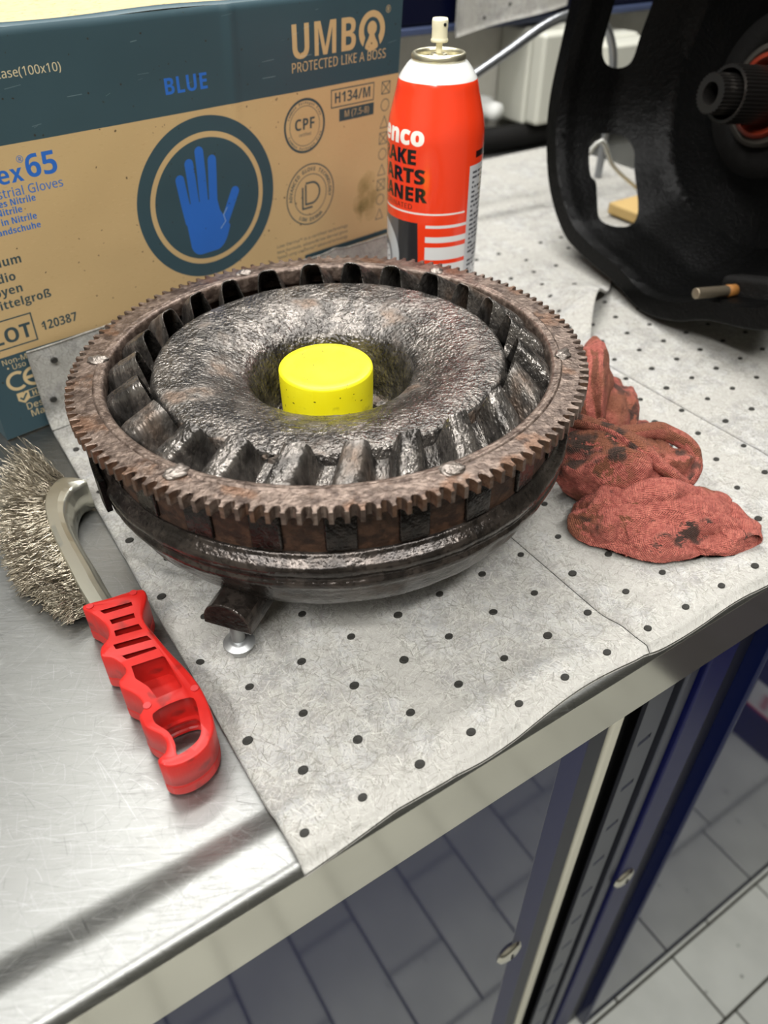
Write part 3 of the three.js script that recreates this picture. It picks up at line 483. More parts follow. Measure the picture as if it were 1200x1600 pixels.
// ------------------------------------------------------------------ spray can
{
  const R = 0.033, YB = 0.004, YT = 0.2155, wpx = 2000, hpx = 2000;
  const t = thing('spray_can', 'red and white brake cleaner spray can with a cream nozzle', 'spray can', [0.3378, 0.0045, -0.4555]);
  const Y0 = 0.0045;
  const face = Math.atan2(-0.3378, 0.4555); // angle (about y, from +z towards +x) that faces the camera side
  const label = canvasTex(wpx, hpx, (g, w, h) => {
    const X = deg => (deg + 180) / 360 * w, Y = y => h - (y - Y0) / YT * h, MM = w / (2 * Math.PI * R);
    g.fillStyle = 'rgb(236,62,28)'; g.fillRect(0, 0, w, h); g.fillStyle = 'rgb(226,227,224)'; g.fillRect(0, 0, w, Y(0.2055));
    const tx = (s, right, base, cap, col, widthDeg, font = 'bold') => { g.save(); g.font = `${font} 100px sans-serif`; g.fillStyle = col; g.textBaseline = 'alphabetic'; g.translate(X(right - widthDeg), Y(base)); g.scale((X(widthDeg) - X(0)) / g.measureText(s).width, cap / 0.0714 / 10 * h / YT / 100 * 1.0); g.fillText(s, 0, 0); if (font) { g.strokeStyle = col; g.lineWidth = 5; g.strokeText(s, 0, 0); } g.restore(); };
    tx('Denco', -12, 0.1712, 0.0106, '#f2efe8', 92); tx('BRAKE', -21, 0.1592, 0.0088, '#14100e', 76); tx('PARTS', -10, 0.1475, 0.0088, '#14100e', 80); tx('CLEANER', -8, 0.1358, 0.0088, '#14100e', 106); tx('NON-CHLORINATED', -25, 0.1302, 0.0034, '#3a1210', 92, '');
    g.fillStyle = '#e8e2dc'; g.fillRect(X(-150), Y(0.1285), X(42) - X(-150), h / YT * 0.0012);
    g.fillStyle = '#55565a'; g.fillRect(X(-140), Y(0.1215), X(-18) - X(-140), h); g.fillStyle = '#2a2a2c'; g.beginPath(); g.moveTo(X(-46), Y(0.1215)); g.lineTo(X(-18), Y(0.1215)); g.lineTo(X(-10), h); g.lineTo(X(-46), h); g.fill();
    g.fillStyle = '#b9bcbe'; g.beginPath(); g.ellipse(X(-82), Y(0.094), X(38) - X(0), h / YT * 0.024, 0, 0, 7); g.fill();
    g.fillStyle = '#77797c'; g.beginPath(); g.ellipse(X(-78), Y(0.092), X(20) - X(0), h / YT * 0.013, 0, 0, 7); g.fill(); g.fillStyle = '#d8d9da'; g.beginPath(); g.ellipse(X(-74), Y(0.091), X(10) - X(0), h / YT * 0.008, 0, 0, 7); g.fill();
    g.fillStyle = '#242426'; for (let i = 0; i < 5; i++) { const a = i * 1.2566; g.beginPath(); g.arc(X(-74) + Math.cos(a) * 30, Y(0.091) + Math.sin(a) * 46, 8, 0, 7); g.fill(); }
    g.fillStyle = '#dcdcda'; for (const [a, b] of [[0.1205, 0.1185], [0.1125, 0.1085], [0.1052, 0.0962], [0.0932, 0.078], [0.075, 0.05]]) g.fillRect(X(-8), Y(a), X(46) - X(-8), (a - b) * h / YT);
    g.fillStyle = '#c9cbce'; g.fillRect(X(46), Y(0.157), X(150) - X(46), h); g.fillStyle = '#55565c';
    for (let y = 0.153; y > 0.01; y -= 0.0032) { let x = 52; while (x < 144) { const l = rr(3, 10); if (rnd() < 0.85) g.fillRect(X(x), Y(y), X(l) - X(0), h / YT * 0.0015); x += l + 2; } }
    g.fillStyle = '#2a1010'; g.fillRect(X(56), Y(0.1655), X(30) - X(0), h / YT * 0.0042);
  }, 0);
  const prof = spline([[R, YB], [R, 0.06], [R, 0.12], [R, 0.163], [0.0328, 0.1705], [0.0318, 0.1775], [0.0298, 0.1855], [0.0277, 0.1935], [0.0259, 0.2005], [0.0225, 0.206], [0.0188, 0.2102], [0.0172, 0.211]], 80);
  const g = new THREE.LatheGeometry(prof.map(p => V2(p[0], p[1])), 96), uv = g.attributes.uv, p = g.attributes.position;
  for (let i = 0; i < p.count; i++) { const k = Math.floor(i / prof.length) / 96; uv.setXY(i, k, p.getY(i) / YT); }
  // Lathe starts at +z and turns towards +x, the same sense in which the label runs to the right
  const b = part('body', g.rotateY(face - Math.PI), std({ map: label, roughness: 0.22, clearcoat: 0.6, clearcoatRoughness: 0.08 }), t);
  part('base_rim', lathe([[0.030, 0.002], [0.0325, 0], [0.0338, 0.0015], [0.0338, 0.004], [0.033, 0.0048]], 64), M.zinc, t);
  part('valve_cup', lathe(spline([[0.0172, 0.2108], [0.0178, 0.2128], [0.0172, 0.2148], [0.0158, 0.2155], [0.0145, 0.2142], [0.0138, 0.211], [0.011, 0.2095], [0.0072, 0.2098], [0.0062, 0.2125], [0.0048, 0.2145], [0, 0.2148]], 60), 64), M.cupMetal, t, 'pale gold crimped valve cup');
  const nz = part('nozzle', lathe([[0.0020, 0.2145], [0.0020, 0.2205], [0.0052, 0.2207], [0.0055, 0.2211], [0.0055, 0.2221], [0.0052, 0.2226], [0.0050, 0.2232], [0.0049, 0.228], [0.0051, 0.2285], [0.0051, 0.2322], [0.0046, 0.2336], [0, 0.2338]], 40), M.nozzle, t, 'cream plastic spray button');
  part('orifice', cyl(0.001, 0.001, 0.001, 12).rotateX(Math.PI / 2).translate(0, 0.2305, 0.0051), M.dark, nz);
}

// ------------------------------------------------------------------ torque converter
const TC = [0.1793, 0.1092, -0.3306];
{
  const t = thing('torque_converter', 'oily rusted torque converter with a toothed ring gear resting on flange bolts', 'torque converter', [TC[0], 0, TC[2]]);
  const body = new THREE.Group(); // the tilt is baked into the parts below
  const tilt = new THREE.Matrix4().makeRotationFromQuaternion(new THREE.Quaternion().setFromUnitVectors(V3(0, 1, 0), V3(-0.012, 1, -0.0179).normalize())).setPosition(0, TC[1], 0);
  const put = (name, g, m, label, par = t) => part(name, (Array.isArray(g) ? merge(g) : g).applyMatrix4(tilt), m, par, label);
  // ring gear
  const N = 132, out = [], Ro = 0.1376, Rr = 0.1329;
  for (let i = 0; i < N; i++) { const a0 = i / N * 2 * Math.PI, w = 2 * Math.PI / N; for (const [f, r] of [[0.0, Ro], [0.30, Ro], [0.34, Ro - 0.0022], [0.41, Rr + 0.0014], [0.50, Rr + 0.0003], [0.65, Rr], [0.80, Rr + 0.0003], [0.89, Rr + 0.0014], [0.96, Ro - 0.0022]]) out.push([Math.cos(a0 + f * w) * r, Math.sin(a0 + f * w) * r]); }
  const hole = []; for (let i = 0; i < 160; i++) { const a = -i / 160 * 2 * Math.PI; hole.push([Math.cos(a) * 0.1238, Math.sin(a) * 0.1238]); }
  const ringG = new THREE.ExtrudeGeometry(shapeOf(out, [hole]), { depth: 0.0062, bevelEnabled: true, bevelThickness: 0.0003, bevelSize: 0.0003, bevelOffset: -0.0003, bevelSegments: 1 }).rotateX(-Math.PI / 2).translate(0, -0.0065, 0);
  put('ring_gear', toCreasedNormals(boxUV(ringG), 0.6), M.rust, 'brown rusty ring gear with square teeth');
  put('ring_lip', lathe(spline([[0.1246, -0.009], [0.1246, -0.0012], [0.1242, -0.0002], [0.1232, 0.0006], [0.1214, 0.0004], [0.1198, 0.0002], [0.1188, -0.0006], [0.1184, -0.002], [0.1184, -0.008], [0.119, -0.01]], 44), 160), M.rust);
  [-87.3, -28.9, 28.2, 85.8, -150.7, 149.4].forEach((d, i) => { // six tack welds; angle from the front of the camera axis
    const a = d * DEG, L = Math.sin(a), F = -Math.cos(a), x = L * Math.sin(AZ) + F * Math.cos(AZ), z = L * Math.cos(AZ) - F * Math.sin(AZ); // lateral / forward -> bench axes
    let g = new THREE.SphereGeometry(1, 20, 14); g.computeVertexNormals(); g = displace(g, (u, v, w) => 0.35 * fbm(u * 2.1 + i * 5, v * 2.1, w * 2.1, 2)).scale(0.0058, 0.0022, 0.0042).rotateY(rr(0, 3)).translate(x * 0.1246, 0.0002, z * 0.1246);
    put('weld_bead', boxUV(g), M.weld, 'shiny tack weld');
  });
  // corrugated cooling fin band
  const NF = 24, seg = NF * 26, rad = 7, P = [], U = [], I = [];
  const dirOf = d => { const a = d * DEG, L = Math.sin(a), F = -Math.cos(a); return [L * Math.sin(AZ) + F * Math.cos(AZ), L * Math.cos(AZ) - F * Math.sin(AZ)]; };
  const c0 = dirOf(10), th0 = Math.atan2(-c0[1], c0[0]), wave = s => Math.tanh(s * 2.9) / Math.tanh(2.9);
  for (let i = 0; i <= seg; i++) for (let j = 0; j <= rad; j++) {
    const tb = i / seg * 2 * Math.PI, w = wave(Math.cos(NF * (tb - th0 + 0.01 * Math.sin(tb * 3) + 0.008 * Math.sin(tb * 7)))), k = 0.5 + 0.5 * w;
    const f = j / rad, r = mix(mix(0.0962, 0.1005, k), 0.1247, f), th = tb - 0.095 * f;
    const y = mix(mix(-0.0072, -0.0292, f), mix(0.0085, -0.0042, Math.min(1, f * 1.35)) - 0.006 * sstep(0.68, 0.8, f), k) + 0.0006 * fbm(th * 20, r * 300, 5, 2);
    P.push(Math.cos(th) * r, y, -Math.sin(th) * r); U.push(tb * 0.108 + k * 0.012, r);
    if (i < seg && j < rad) { const a = i * (rad + 1) + j, b = a + rad + 1; I.push(a, b, a + 1, a + 1, b, b + 1); }
  }
  const solid = (P0, I0, U0, th) => { // give the band its sheet thickness
    const g = new THREE.BufferGeometry(); g.setAttribute('position', new THREE.Float32BufferAttribute(P0, 3)); g.setIndex(I0); g.setAttribute('uv', new THREE.Float32BufferAttribute(U0, 2)); g.computeVertexNormals();
    const n = g.attributes.normal, q = g.attributes.position, cnt = q.count, PP = [...P0], UU = [...U0, ...U0], II = [...I0];
    for (let i = 0; i < cnt; i++) PP.push(q.getX(i) - n.getX(i) * th, q.getY(i) - n.getY(i) * th, q.getZ(i) - n.getZ(i) * th);
    for (let i = 0; i < I0.length; i += 3) II.push(I0[i] + cnt, I0[i + 2] + cnt, I0[i + 1] + cnt);
    for (let i = 0; i < seg; i++) for (const [j, s] of [[0, 1], [rad, -1]]) { const a = i * (rad + 1) + j, b = a + rad + 1; s > 0 ? II.push(a, a + cnt, b, b, a + cnt, b + cnt) : II.push(a, b, a + cnt, b, b + cnt, a + cnt); }
    const h = new THREE.BufferGeometry(); h.setAttribute('position', new THREE.Float32BufferAttribute(PP, 3)); h.setAttribute('uv', new THREE.Float32BufferAttribute(UU, 2)); h.setIndex(II); h.computeVertexNormals(); return h;
  };
  put('fin_band', solid(P, I, U, 0.0009), M.iron, 'pressed corrugated cooling fins');
  put('fin_collar', lathe([[0.1248, -0.0068], [0.1256, -0.0068], [0.1256, -0.0335], [0.1248, -0.0335], [0.1248, -0.0068]], 140), M.rustDark, 'dark rusty collar round the fins');
  const plate = toCreasedNormals(boxUV(new RoundedBoxGeometry(0.0145, 0.0235, 0.0030, 2, 0.0012)), 0.5);
  for (let k = 0; k < NF; k++) { const a = th0 - 0.095 + (k + 0.02) * 2 * Math.PI / NF; put('fin_end_plate', plate.clone().translate(0, -0.0195, 0.1258).rotateY(a + Math.PI / 2), M.ironDark); }
  // upper shell: torus dome with the hub well
  let dome = lathe(spline([[0.0265, -0.055], [0.0285, -0.0455], [0.035, -0.0435], [0.0385, -0.038], [0.0408, -0.028], [0.0432, -0.0175], [0.0465, -0.0118], [0.052, -0.0088], [0.060, -0.0056], [0.070, -0.0024], [0.080, -0.0008], [0.089, -0.0006], [0.0938, -0.0012], [0.0956, -0.0042], [0.0985, -0.0125], [0.105, -0.0205], [0.1175, -0.031]], 70), 200);
  put('upper_shell', boxUV(displace(dome, (x, y, z) => 0.0003 * fbm(x * 120, y * 120, z * 120, 3) + 0.0003 * pn(x * 26, y * 26, z * 26))), M.iron);
  put('hub', lathe([[0.0265, -0.062], [0.0225, -0.06], [0.0225, -0.018], [0.0205, -0.0165], [0.0185, -0.018], [0.0185, -0.055], [0, -0.055]], 64), M.ironFine);
  // lower shell with its two raised seams and the bowl
  let low = lathe(spline([[0.112, -0.0325], [0.1262, -0.0325], [0.1282, -0.0345], [0.1300, -0.0360], [0.1316, -0.0375], [0.1323, -0.0396], [0.1316, -0.0422], [0.1303, -0.0446], [0.1301, -0.0464], [0.1311, -0.0480], [0.1307, -0.0505], [0.1295, -0.0527], [0.1277, -0.0568], [0.1224, -0.0672], [0.1138, -0.0775], [0.1012, -0.0862], [0.082, -0.0926], [0.057, -0.0963], [0.03, -0.0978], [0.0, -0.0978]], 120), 200);
  put('lower_shell', displace(low, (x, y, z) => 0.00045 * fbm(x * 80, y * 80, z * 80, 3)), M.ironFine);
  { // balance weight strip bent round the rim on the side of the wire brush
    const s = []; for (let i = 0; i <= 30; i++) { const d = mix(-86, -57, i / 30) * DEG, L = Math.sin(d), F = -Math.cos(d); s.push([L * Math.sin(AZ) + F * Math.cos(AZ), L * Math.cos(AZ) - F * Math.sin(AZ)]); }
    const outl = [...s.map(([x, z]) => [x * 0.1345, z * 0.1345]), ...s.slice().reverse().map(([x, z]) => [x * 0.1315, z * 0.1315])];
    put('balance_weight', slab(outl, [], -0.051, -0.031, 0.0006), M.black, 'black balance strip');
  }
  // three mounting lugs with flange bolts screwed in head down
  const ang0 = Math.atan2(-0.2536 - TC[2], 0.0775 - TC[0]), rb = Math.hypot(-0.2536 - TC[2], 0.0775 - TC[0]);
  for (let k = 0; k < 3; k++) {
    const a = ang0 + k * 2 * Math.PI / 3, cx = Math.cos(a) * rb, cz = Math.sin(a) * rb;
    const D = []; for (let i = 0; i <= 16; i++) { const q = i / 16 * Math.PI; D.push([Math.cos(q) * 0.0128, Math.sin(q) * 0.0125 + 0.001]); } D.push([-0.0128, -0.002], [0.0128, -0.002]);
    let g = new THREE.ExtrudeGeometry(shapeOf(D), { depth: 0.032, bevelEnabled: true, bevelSize: 0.0008, bevelThickness: 0.0008, bevelOffset: -0.0008, bevelSegments: 2 });
    g = boxUV(g.translate(0, 0, -0.0255).rotateY(Math.PI / 2 - a).translate(cx, 0.0302, cz));
    part('mounting_lug', g, M.ironFine, t);
    const b = new THREE.Group(); b.name = 'flange_bolt'; b.position.set(cx, 0.0042, cz); t.add(b);
    const th = []; for (let i = 0; i <= 40; i++) th.push([i % 2 ? 0.0031 : 0.0035, 0.0072 + i * 0.00055]); 
    part('thread', lathe([[0, 0.007], ...th, [0, 0.0298]], 24), M.zinc, b);
    part('flange', lathe([[0, 0.0058], [0.0078, 0.0058], [0.0082, 0.0062], [0.008, 0.0068], [0.0055, 0.0078], [0.0045, 0.0088], [0, 0.0088]], 32), M.zinc, b);
    part('hex_head', boxUV(cyl(0.0055, 0.0055, 0.0058, 6, 0, 0.0029, 0)), M.zinc, b);
  }
}
tag(part('plastic_cap', boxUV(lathe(spline([[0.0256, 0.0125], [0.0257, 0.017], [0.0260, 0.0395], [0.0258, 0.0412], [0.0250, 0.0420], [0.0225, 0.0424], [0.018, 0.0423], [0, 0.0423]], 50), 96)), M.yellow), 'yellow plastic plug cap seated in the hub of the torque converter', 'cap');
scene.children.at(-1).position.set(TC[0] - 0.0017, 0.0583, TC[2] - 0.0017);

// ------------------------------------------------------------------ wire brush
{
  const t = thing('wire_brush', 'wire brush with a red plastic grip lying on the bare steel', 'wire brush', [0.03, 0.0006, -0.31]);
  const off = l => l.map(([x, z]) => [x - 0.03, z + 0.31]), grow = l => { const c = l.reduce((s, v) => [s[0] + v[0] / l.length, s[1] + v[1] / l.length], [0, 0]); return l.map(([x, z]) => [c[0] + (x - c[0]) * 1.13, c[1] + (z - c[1]) * 1.14]); };
  const handle = off([[0.0180, -0.3070], [0.0298, -0.3051], [0.0432, -0.3033], [0.0473, -0.3013], [0.0473, -0.2960], [0.0415, -0.2850], [0.0403, -0.2801], [0.0416, -0.2692], [0.0438, -0.2542], [0.0464, -0.2409], [0.0479, -0.2285], [0.0474, -0.2171], [0.0457, -0.2070], [0.0436, -0.2022], [0.0403, -0.1984], [0.0354, -0.1956], [0.0298, -0.1945], [0.0243, -0.1951], [0.0202, -0.1972], [0.0183, -0.1999], [0.0184, -0.2023], [0.0220, -0.2038], [0.0241, -0.2076], [0.0238, -0.2124], [0.0213, -0.2167], [0.0190, -0.2215], [0.0190, -0.2271], [0.0222, -0.2306], [0.0226, -0.2346], [0.0207, -0.2409], [0.0174, -0.2467], [0.0178, -0.2510], [0.0221, -0.2543], [0.0220, -0.2590], [0.0194, -0.2655], [0.0155, -0.2696], [0.0170, -0.2751], [0.0215, -0.2789], [0.0234, -0.2844], [0.0223, -0.2922], [0.0192, -0.3004], [0.0171, -0.3048]]);
  const pockets = [[[0.0226, -0.2997], [0.0398, -0.2967], [0.0392, -0.2916], [0.0248, -0.2937]], [[0.0252, -0.2908], [0.0384, -0.2886], [0.0378, -0.2829], [0.0254, -0.2850]], [[0.0251, -0.2826], [0.0378, -0.2803], [0.0385, -0.2736], [0.0243, -0.2764]], [[0.0219, -0.2742], [0.0383, -0.2710], [0.0400, -0.2647], [0.0222, -0.2682]], [[0.0226, -0.2656], [0.0393, -0.2623], [0.0400, -0.2578], [0.0246, -0.2596]], [[0.0248, -0.2556], [0.0408, -0.2533], [0.0414, -0.2313], [0.0281, -0.2318], [0.0270, -0.2400], [0.0239, -0.2470]]].map(off).map(grow);
  const eye = off([[0.0249, -0.2255], [0.0428, -0.2239], [0.0420, -0.2118], [0.0385, -0.2022], [0.0325, -0.1989], [0.0251, -0.1989], [0.0264, -0.2056], [0.0262, -0.2116], [0.0232, -0.2196]]).map(([x, z]) => [0.0039 + (x - 0.0039) * 1.1, 0.1 + (z - 0.1) * 1.05]);
  const hl = smoothLoop(handle, 150), sm = (l, n) => smoothLoop(l, n);
  const rp = l => { const c = l.reduce((s, p) => [s[0] + p[0] / l.length, s[1] + p[1] / l.length], [0, 0]); const o = []; l.forEach((p, i) => { const q = l[(i + 1) % l.length]; o.push([mix(p[0], q[0], 0.08), mix(p[1], q[1], 0.08)], [mix(p[0], q[0], 0.92), mix(p[1], q[1], 0.92)]); }); return o; };
  const grip = part('grip', [toCreasedNormals(slab(hl, [sm(eye, 40)], 0.0, 0.0085, 0.002, 3), 0.7), toCreasedNormals(slab(hl, [...pockets.map(rp), sm(eye, 40)], 0.007, 0.024, 0.0016, 4), 0.7)], M.red, t, 'red plastic grip with finger grooves and open pockets');
  for (const [x, z] of off([[0.0205, -0.3037], [0.0420, -0.3010], [0.0453, -0.2275], [0.0240, -0.2301]])) part('moulding_pin', cyl(0.0018, 0.0018, 0.001, 18, x, 0.0241, z), M.redPin, grip);
  const L = off([[0.0495, -0.4120], [0.0445, -0.4195], [0.0375, -0.4234], [0.0306, -0.4186], [0.0257, -0.4114], [0.0223, -0.4010], [0.0203, -0.3855], [0.0194, -0.3655], [0.0196, -0.3440], [0.0198, -0.3238], [0.0209, -0.3037]]), Rg = off([[0.0502, -0.4106], [0.0470, -0.4085], [0.0430, -0.4066], [0.0402, -0.4032], [0.0376, -0.3986], [0.0334, -0.3865], [0.0316, -0.3712], [0.0319, -0.3530], [0.0328, -0.3354], [0.0331, -0.3210], [0.0342, -0.3027]]);
  // curved channel: cross-section from the bristle side over the top to the outer side
  const cv = l => new THREE.CatmullRomCurve3(l.map(p => V3(p[0], 0, p[1])), false, 'centripetal'), cl = cv(L), cr = cv(Rg), P = [], U = [], I = [], n = 60;
  const sec = [[0.06, 0.001], [0.0, 0.004], [0, 0.0196], [0.015, 0.0212], [0.05, 0.0219], [0.25, 0.0224], [0.5, 0.0222], [0.7, 0.0213], [0.86, 0.019], [0.96, 0.0145], [1, 0.009], [0.97, 0.003], [0.88, 0.001], [0.5, 0.0008]];
  for (let i = 0; i <= n; i++) { const a = cl.getPoint(i / n), b = cr.getPoint(i / n); sec.forEach(([f, y], j) => { P.push(mix(a.x, b.x, f), y, mix(a.z, b.z, f)); U.push(i / n * 0.12, j * 0.004); if (i < n) { const q = i * sec.length + j, j2 = (j + 1) % sec.length, q2 = i * sec.length + j2; I.push(q, q2, q + sec.length, q2, q2 + sec.length, q + sec.length); } }); }
  const cap0 = sec.map((_, j) => j); for (let j = 1; j + 1 < sec.length; j++) { I.push(0, j, j + 1); const b = n * sec.length; I.push(b, b + j + 1, b + j); }
  const g = new THREE.BufferGeometry(); g.setAttribute('position', new THREE.Float32BufferAttribute(P, 3)); g.setAttribute('uv', new THREE.Float32BufferAttribute(U, 2)); g.setIndex(I); g.computeVertexNormals();
  part('channel', toCreasedNormals(g, 0.55), M.bracket, t, 'curved bare steel channel');
  // crimped steel wires, far too many to count
  const co = cv(off([[0.0292, -0.4692], [0.0196, -0.4710], [0.0065, -0.4525], [-0.0014, -0.4236], [-0.0064, -0.3958], [-0.0078, -0.3724], [-0.0064, -0.3528], [0.0023, -0.3353], [0.0058, -0.3244]])), W = [], a = V3(), b = V3(), pts = [], WI = [];
  let vc = 0;
  for (let i = 0; i < 2300; i++) {
    const s = rnd(), s2 = clamp(s + rr(-0.08, 0.08)), A = cl.getPoint(mix(0.14, 0.93, s)), B = co.getPoint(s2), reach = rr(0.72, 1.06), y0 = rr(0.003, 0.019), y1 = clamp(y0 + rr(-0.011, 0.009), 0.0012, 0.029), k = 6, ph = rnd() * 6, am = rr(0.0004, 0.0013);
    const r = 0.00024; let prev = null; const curlA = rr(-0.006, 0.006), curlY = rr(-0.004, 0.006);
    for (let j = 0; j <= k; j++) {
      const f = j / k, wv = am * Math.sin(f * 19 + ph), x = mix(A.x + 0.001, B.x, f * reach) + wv + curlA * f * f * 0.4, z = mix(A.z, B.z, f * reach) + am * Math.cos(f * 15 + ph) + curlA * f * f, y = Math.max(0.0008, mix(y0, y1, f) + wv * 0.6 + curlY * f * f * (s > 0.9 ? 0.4 : 1));
      W.push(x, y + r, z, x + r, y - r, z + r * 0.6, x - r, y - r, z - r * 0.6);
      if (j) for (let e = 0; e < 3; e++) { const q = vc + (j - 1) * 3 + e, q2 = vc + (j - 1) * 3 + (e + 1) % 3; WI.push(q, q2, q + 3, q2, q2 + 3, q + 3); }
    }
    vc += (k + 1) * 3;
  }
  const wg = new THREE.BufferGeometry(); wg.setAttribute('position', new THREE.Float32BufferAttribute(W, 3)); wg.setIndex(WI); wg.setAttribute('uv', new THREE.Float32BufferAttribute(new Float32Array(W.length / 3 * 2), 2)); wg.computeVertexNormals();
  const br = part('bristles', wg, M.wire, t, 'tangled crimped steel wire bristles'); br.userData.kind = 'stuff';
}

// ------------------------------------------------------------------ shop rag
{
  // each fold is a closed cushion of cloth; all are one crumpled cloth
  const lobe = (cx, cy, cz, rx, ry, rz, turn, k, amp = 1) => {
    let g = mergeVertices(new THREE.SphereGeometry(1, 130, 90).deleteAttribute('uv')); g.computeVertexNormals();
    const p = g.attributes.position, v = V3();
    for (let i = 0; i < p.count; i++) {
      v.fromBufferAttribute(p, i); const w = fbm(v.x * 0.9 + k, v.y * 0.9, v.z * 0.9 - k, 2), fold = Math.sin(v.z * 5.5 + v.x * 1.6 + w * 4 + k) * sstep(-0.2, 0.5, v.y);
      const f = 1 + amp * (0.14 * w + 0.10 * fold + 0.045 * fbm(v.x * 3.4 + k, v.y * 3.4, v.z * 3.4, 3)); v.multiplyScalar(f); p.setXYZ(i, Math.sign(v.x) * Math.pow(Math.abs(v.x), 1.1) * rx, v.y * ry, v.z * rz);
    }
    g.rotateY(turn).translate(cx, cy, cz); const q = g.attributes.position; for (let i = 0; i < q.count; i++) if (q.getY(i) < 0.0066) q.setY(i, 0.0066);
    g.computeVertexNormals(); return boxUV(g.toNonIndexed());
  };
  const roll = (pts, r, k) => { const c = new THREE.CatmullRomCurve3(pts.map(q => V3(...q)), false, 'centripetal'); let g = mergeVertices(new THREE.TubeGeometry(c, 70, r, 16).deleteAttribute('uv')); g.computeVertexNormals(); g = displace(g, (x, y, z) => r * 0.35 * fbm(x * 50 + k, y * 50, z * 50, 2)); const pq = g.attributes.position; for (let i = 0; i < pq.count; i++) if (pq.getY(i) < 0.0068) pq.setY(i, 0.0068); return boxUV(g.toNonIndexed()); };
  const g = [
    lobe(0.324, 0.006, -0.204, 0.048, 0.024, 0.029, -0.61, 1.3), lobe(0.352, 0.006, -0.182, 0.028, 0.013, 0.022, -0.5, 4.1), lobe(0.304, 0.010, -0.221, 0.023, 0.021, 0.021, -0.5, 8.8),
    lobe(0.322, 0.027, -0.240, 0.036, 0.026, 0.022, -0.78, 2.7), lobe(0.346, 0.022, -0.226, 0.022, 0.023, 0.016, -0.5, 5.2), lobe(0.324, 0.020, -0.256, 0.018, 0.032, 0.016, -0.3, 3.9),
    lobe(0.366, 0.030, -0.306, 0.050, 0.038, 0.015, 0.8, 6.4, 0.6), lobe(0.372, 0.018, -0.288, 0.038, 0.028, 0.018, 0.75, 9.9, 0.8), lobe(0.385, 0.007, -0.283, 0.020, 0.010, 0.014, 0.4, 7.7),
    roll([[0.296, 0.016, -0.224], [0.310, 0.026, -0.215], [0.330, 0.029, -0.206], [0.350, 0.022, -0.198], [0.368, 0.012, -0.190]], 0.0085, 12), roll([[0.300, 0.012, -0.204], [0.320, 0.018, -0.193], [0.342, 0.016, -0.182], [0.358, 0.010, -0.172]], 0.008, 15),
    roll([[0.312, 0.052, -0.268], [0.3207, 0.0535, -0.2459], [0.3285, 0.047, -0.2299], [0.3411, 0.034, -0.2125], [0.3493, 0.026, -0.2084]], 0.0042, 3),
    roll([[0.3285, 0.048, -0.2430], [0.3385, 0.049, -0.2394], [0.3553, 0.046, -0.2347], [0.3660, 0.039, -0.2239], [0.3670, 0.032, -0.2165], [0.3593, 0.026, -0.2110], [0.350, 0.022, -0.2102]], 0.0050, 6),
    roll([[0.366, 0.011, -0.200], [0.368, 0.013, -0.187], [0.364, 0.013, -0.172], [0.358, 0.0115, -0.160]], 0.0055, 9),
  ];
  tag(part('shop_rag', merge(g), M.rag), 'crumpled red shop rag with oil stains beside the torque converter', 'rag');
}

